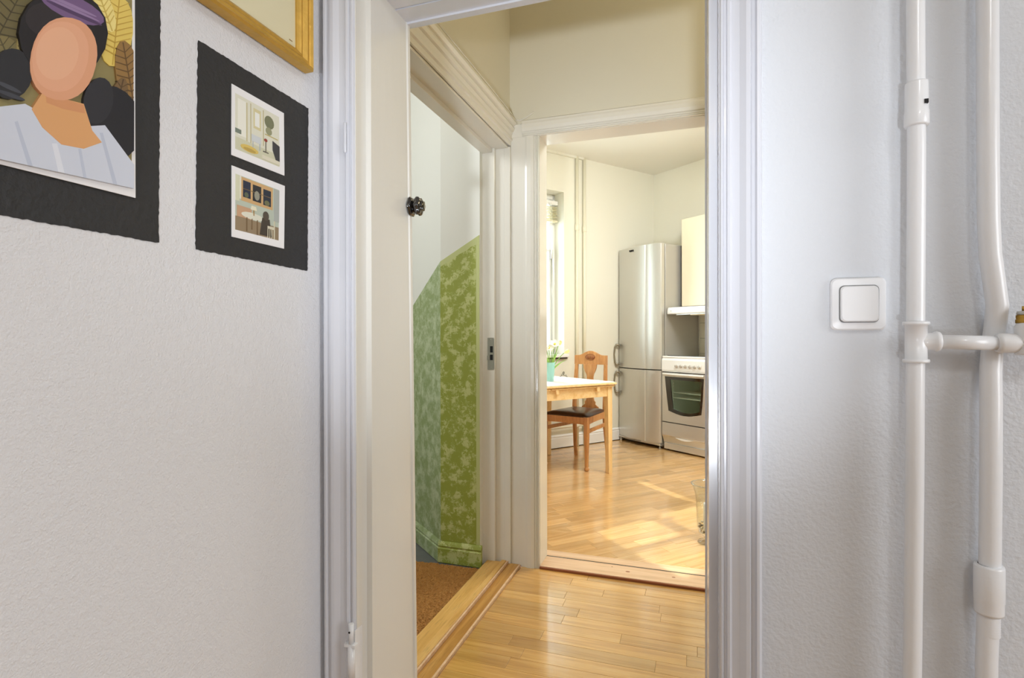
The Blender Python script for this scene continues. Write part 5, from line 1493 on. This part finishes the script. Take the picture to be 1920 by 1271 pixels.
CARD_ROOM = [
    ((222, 222, 206), [(0.7531, 1.5091), (0.8597, 1.5072), (0.8604, 1.411), (0.7528, 1.4113)]),
    ((206, 206, 180), [(0.7529, 1.4336), (0.8602, 1.4329), (0.8604, 1.411), (0.7528, 1.4113)]),
    ((236, 236, 226), [(0.7589, 1.5028), (0.7778, 1.5025), (0.7777, 1.4384), (0.7587, 1.4385)]),
    ((198, 190, 150), [(0.7778, 1.5025), (0.7808, 1.5025), (0.7808, 1.4334), (0.7777, 1.4334)]),
    ((212, 204, 160), [(0.7949, 1.4997), (0.8127, 1.4995), (0.8128, 1.4627), (0.795, 1.4629)]),
    ((236, 238, 232), [(0.7981, 1.4936), (0.8095, 1.4934), (0.8095, 1.4676), (0.7981, 1.4677)]),
    ((188, 180, 140), [(0.7875, 1.5048), (0.7894, 1.5048), (0.7894, 1.4334), (0.7875, 1.4334)]),
    ((188, 180, 140), [(0.8178, 1.5043), (0.8198, 1.5042), (0.82, 1.4381), (0.818, 1.4381)]),
    ((120, 124, 96), [(0.846, 1.4867), (0.8448, 1.4814), (0.8414, 1.4772), (0.8365, 1.4749), (0.8311, 1.475), (0.8263, 1.4774), (0.823, 1.4817), (0.8218, 1.4871), (0.823, 1.4923), (0.8262, 1.4966), (0.831, 1.4988), (0.8364, 1.4987), (0.8413, 1.4963), (0.8447, 1.492)]),
    ((150, 152, 120), [(0.8406, 1.4697), (0.8398, 1.4665), (0.8375, 1.464), (0.8343, 1.4626), (0.8307, 1.4626), (0.8275, 1.4641), (0.8253, 1.4667), (0.8245, 1.4699), (0.8253, 1.4731), (0.8275, 1.4756), (0.8307, 1.477), (0.8342, 1.4769), (0.8375, 1.4754), (0.8398, 1.4729)]),
    ((206, 212, 216), [(0.79, 1.4506), (0.8128, 1.4504), (0.8128, 1.4381), (0.79, 1.4383)]),
    ((176, 184, 190), [(0.7925, 1.4383), (0.7943, 1.4383), (0.7944, 1.4259), (0.7925, 1.426)]),
    ((176, 184, 190), [(0.8089, 1.4381), (0.8109, 1.4381), (0.8109, 1.4259), (0.809, 1.4259)]),
    ((196, 182, 120), [(0.8232, 1.4625), (0.8558, 1.4622), (0.8558, 1.4604), (0.8232, 1.4607)]),
    ((216, 190, 104), [(0.8064, 1.421), (0.8043, 1.4183), (0.7983, 1.4162), (0.7897, 1.415), (0.7804, 1.4151), (0.7721, 1.4163), (0.7665, 1.4185), (0.7645, 1.4212), (0.7665, 1.4238), (0.7722, 1.426), (0.7804, 1.4271), (0.7897, 1.4271), (0.7983, 1.4258), (0.8042, 1.4236)]),
    ((188, 160, 84), [(0.8, 1.4192), (0.7985, 1.4178), (0.7943, 1.4168), (0.7883, 1.4162), (0.7818, 1.4162), (0.7759, 1.4169), (0.7719, 1.4179), (0.7705, 1.4193), (0.7719, 1.4206), (0.7759, 1.4217), (0.7818, 1.4222), (0.7883, 1.4222), (0.7943, 1.4216), (0.7985, 1.4205)]),
    ((150, 60, 50), [(0.8286, 1.4502), (0.8282, 1.4489), (0.8271, 1.4479), (0.8255, 1.4473), (0.8237, 1.4473), (0.8221, 1.4479), (0.821, 1.449), (0.8206, 1.4503), (0.821, 1.4516), (0.8221, 1.4527), (0.8237, 1.4533), (0.8254, 1.4533), (0.827, 1.4527), (0.8281, 1.4516)]),
    ((96, 90, 80), [(0.8238, 1.4478), (0.8254, 1.4478), (0.8254, 1.4282), (0.8238, 1.4282)]),
    ((96, 90, 80), [(0.818, 1.4289), (0.8313, 1.4288), (0.8313, 1.427), (0.8181, 1.427)]),
    ((58, 60, 66), [(0.842, 1.455), (0.8601, 1.45), (0.8603, 1.4183), (0.8505, 1.4208), (0.8421, 1.4379)]),
    ((120, 132, 122), [(0.7529, 1.4485), (0.7658, 1.4483), (0.7657, 1.4409), (0.7529, 1.441)]),
    ((220, 216, 196), [(0.8155, 1.4209), (0.8603, 1.4207), (0.8604, 1.4134), (0.8155, 1.4136)]),
]
CARD_EVENING = [
    ((186, 196, 182), [(0.7532, 1.3677), (0.8595, 1.3657), (0.8575, 1.268), (0.7522, 1.2697)]),
    ((148, 130, 104), [(0.7525, 1.2945), (0.858, 1.2927), (0.8575, 1.268), (0.7522, 1.2697)]),
    ((206, 170, 120), [(0.7661, 1.3662), (0.8427, 1.3648), (0.8419, 1.3227), (0.7656, 1.324)]),
    ((40, 48, 70), [(0.7702, 1.3612), (0.7878, 1.3609), (0.7875, 1.3311), (0.7698, 1.3314)]),
    ((44, 46, 52), [(0.7928, 1.3595), (0.8132, 1.3592), (0.8128, 1.3294), (0.7924, 1.3298)]),
    ((40, 48, 64), [(0.8184, 1.3578), (0.8378, 1.3575), (0.8373, 1.3277), (0.8179, 1.3281)]),
    ((214, 216, 190), [(0.7532, 1.3677), (0.7532, 1.3677), (0.7625, 1.3675), (0.762, 1.3216), (0.7527, 1.3218), (0.7532, 1.3677)]),
    ((228, 226, 210), [(0.7661, 1.3675), (0.7656, 1.3265), (0.7621, 1.3266), (0.7625, 1.3675)]),
    ((120, 100, 70), [(0.77, 1.3469), (0.8376, 1.3457), (0.8376, 1.3445), (0.77, 1.3457)]),
    ((150, 150, 136), [(0.809, 1.3406), (0.8083, 1.3369), (0.8065, 1.3339), (0.8039, 1.3323), (0.8011, 1.3323), (0.7986, 1.334), (0.7969, 1.3371), (0.7963, 1.3409), (0.797, 1.3446), (0.7988, 1.3476), (0.8013, 1.3492), (0.8042, 1.3492), (0.8067, 1.3475), (0.8085, 1.3444)]),
    ((96, 104, 84), [(0.7826, 1.3361), (0.7821, 1.334), (0.7807, 1.3323), (0.7788, 1.3314), (0.7766, 1.3314), (0.7747, 1.3324), (0.7734, 1.3342), (0.7729, 1.3363), (0.7734, 1.3385), (0.7748, 1.3402), (0.7767, 1.3411), (0.7789, 1.341), (0.7808, 1.3401), (0.7821, 1.3383)]),
    ((110, 112, 80), [(0.834, 1.3328), (0.8333, 1.3306), (0.8314, 1.3289), (0.8287, 1.328), (0.8257, 1.3281), (0.8231, 1.3291), (0.8213, 1.3308), (0.8206, 1.333), (0.8213, 1.3351), (0.8232, 1.3368), (0.8259, 1.3377), (0.8288, 1.3377), (0.8315, 1.3367), (0.8333, 1.3349)]),
    ((198, 160, 128), [(0.7561, 1.3143), (0.7897, 1.3137), (0.7895, 1.2939), (0.7559, 1.2944)]),
    ((170, 176, 172), [(0.8455, 1.3648), (0.8594, 1.3645), (0.8582, 1.3026), (0.8443, 1.3029)]),
    ((222, 222, 206), [(0.8201, 1.3002), (0.8172, 1.2975), (0.8093, 1.2955), (0.7981, 1.2945), (0.7859, 1.2947), (0.7752, 1.2961), (0.7679, 1.2984), (0.7654, 1.3011), (0.768, 1.3037), (0.7753, 1.3058), (0.786, 1.3068), (0.7982, 1.3066), (0.8094, 1.3052), (0.8173, 1.3029)]),
    ((120, 98, 70), [(0.7773, 1.2965), (0.7797, 1.2965), (0.7794, 1.2717), (0.777, 1.2718)]),
    ((120, 98, 70), [(0.802, 1.2961), (0.8045, 1.2961), (0.8041, 1.2689), (0.8016, 1.2689)]),
    ((120, 98, 70), [(0.7895, 1.2963), (0.7913, 1.2963), (0.7911, 1.2765), (0.7892, 1.2765)]),
    ((230, 226, 200), [(0.7898, 1.3199), (0.7998, 1.3197), (0.8022, 1.3122), (0.7872, 1.3125)]),
    ((170, 140, 90), [(0.7934, 1.3124), (0.7959, 1.3123), (0.7958, 1.3024), (0.7933, 1.3025)]),
    ((70, 62, 54), [(0.8149, 1.3034), (0.8334, 1.303), (0.8383, 1.2708), (0.8093, 1.2713)]),
    ((84, 76, 66), [(0.8315, 1.308), (0.8307, 1.3043), (0.8286, 1.3013), (0.8257, 1.2997), (0.8224, 1.2997), (0.8196, 1.3015), (0.8176, 1.3045), (0.817, 1.3083), (0.8177, 1.312), (0.8198, 1.315), (0.8227, 1.3166), (0.826, 1.3166), (0.8289, 1.3148), (0.8309, 1.3118)]),
    ((214, 208, 186), [(0.8279, 1.2908), (0.8468, 1.2905), (0.8467, 1.2855), (0.8278, 1.2858)]),
    ((206, 200, 176), [(0.8278, 1.2858), (0.8298, 1.2858), (0.8295, 1.2685), (0.8275, 1.2685)]),
    ((206, 200, 176), [(0.8331, 1.2857), (0.8347, 1.2857), (0.8344, 1.2684), (0.8328, 1.2684)]),
    ((206, 200, 176), [(0.8385, 1.2856), (0.8402, 1.2856), (0.8398, 1.2683), (0.8382, 1.2683)]),
    ((206, 200, 176), [(0.845, 1.3029), (0.8471, 1.3028), (0.8464, 1.2682), (0.8443, 1.2682)]),
]


def printed(name, shapes, parent, x0):
    g = MB()
    mats, idx = [], {}
    for i, (col, poly) in enumerate(shapes):
        if col not in idx:
            idx[col] = len(mats)
            mats.append(mat('ink_%d_%d_%d' % col, col, 0.5, coat=0.1))
        g.cur = idx[col]
        a, b = poly[0], poly
        g.prism([(p[0], p[1]) for p in b], x0, x0 + 0.00004 * (i + 1), 'x')
    o = g.build(name, mats, parent, recalc=False)
    o.data.validate()
    bm = bmesh.new()
    bm.from_mesh(o.data)
    bmesh.ops.recalc_face_normals(bm, faces=bm.faces)
    bm.to_mesh(o.data)
    bm.free()
    return o


ps = thing('art_poster', 'large colourful poster in a white margin on the black painted panel', 'poster', (0, 0, 0))
MB().box(XL + 0.0035, XL + 0.0048, 0.10, 0.5715, 1.281, 1.96).build('sheet', paper, ps)
printed('print', POSTER, ps, XL + 0.0048)
for nm, lab, q, shp in (('postcard', 'upper postcard of a pale furnished room on the black panel', ((0.746, 1.522), (0.873, 1.520), (0.874, 1.398), (0.745, 1.398)), CARD_ROOM),
                        ('postcard', 'lower postcard of an evening window and table on the black panel', ((0.7455, 1.380), (0.875, 1.378), (0.8725, 1.2545), (0.745, 1.256)), CARD_EVENING)):
    pcd = thing(nm, lab, 'postcard', (0, 0, 0), 0, 'postcards on the black panel')
    MB().prism(list(q), XL + 0.0018, XL + 0.0030, 'x').build('card', paper, pcd)
    printed('print', shp, pcd, XL + 0.0030)
# gilt picture frame, its lower right corner in view
gf = thing('picture_frame', 'gilded wooden picture frame with cream picture above the two postcards', 'picture', (0, 0, 0))
fy0, fy1, fz0, fz1 = 0.636, 0.935, 1.626, 2.30
fp = [(0.0, 0.0), (0.0, 0.020), (0.004, 0.024), (0.008, 0.021), (0.010, 0.018), (0.015, 0.019), (0.019, 0.015), (0.022, 0.012), (0.026, 0.013), (0.029, 0.010), (0.033, 0.007), (0.034, 0.0)]
fm = MB()
loops = []
for a, h_ in fp:
    loops.append([(XL + 0.003 + h_, fy0 + a, fz0 + a), (XL + 0.003 + h_, fy1 - a, fz0 + a), (XL + 0.003 + h_, fy1 - a, fz1 - a), (XL + 0.003 + h_, fy0 + a, fz1 - a)])
fm.quadgrid(loops, close_u=True, close_v=True, smooth=False)
fm.build('moulding', gold, gf)
MB().box(XL + 0.004, XL + 0.0065, fy0 + 0.02, fy1 - 0.02, fz0 + 0.02, fz1 - 0.02).build('picture_sheet', cream_paper, gf)
B((XL + 0.0065, XL + 0.0068, 0.884, 0.893, 1.669, 1.671)).build('pencil_mark', mat('pencil_brown', (150, 120, 70), 0.7), gf)
S.cycles.diffuse_bounces = 6
S.cycles.max_bounces = 12
S.cycles.transparent_max_bounces = 12
S.cycles.sample_clamp_indirect = 6
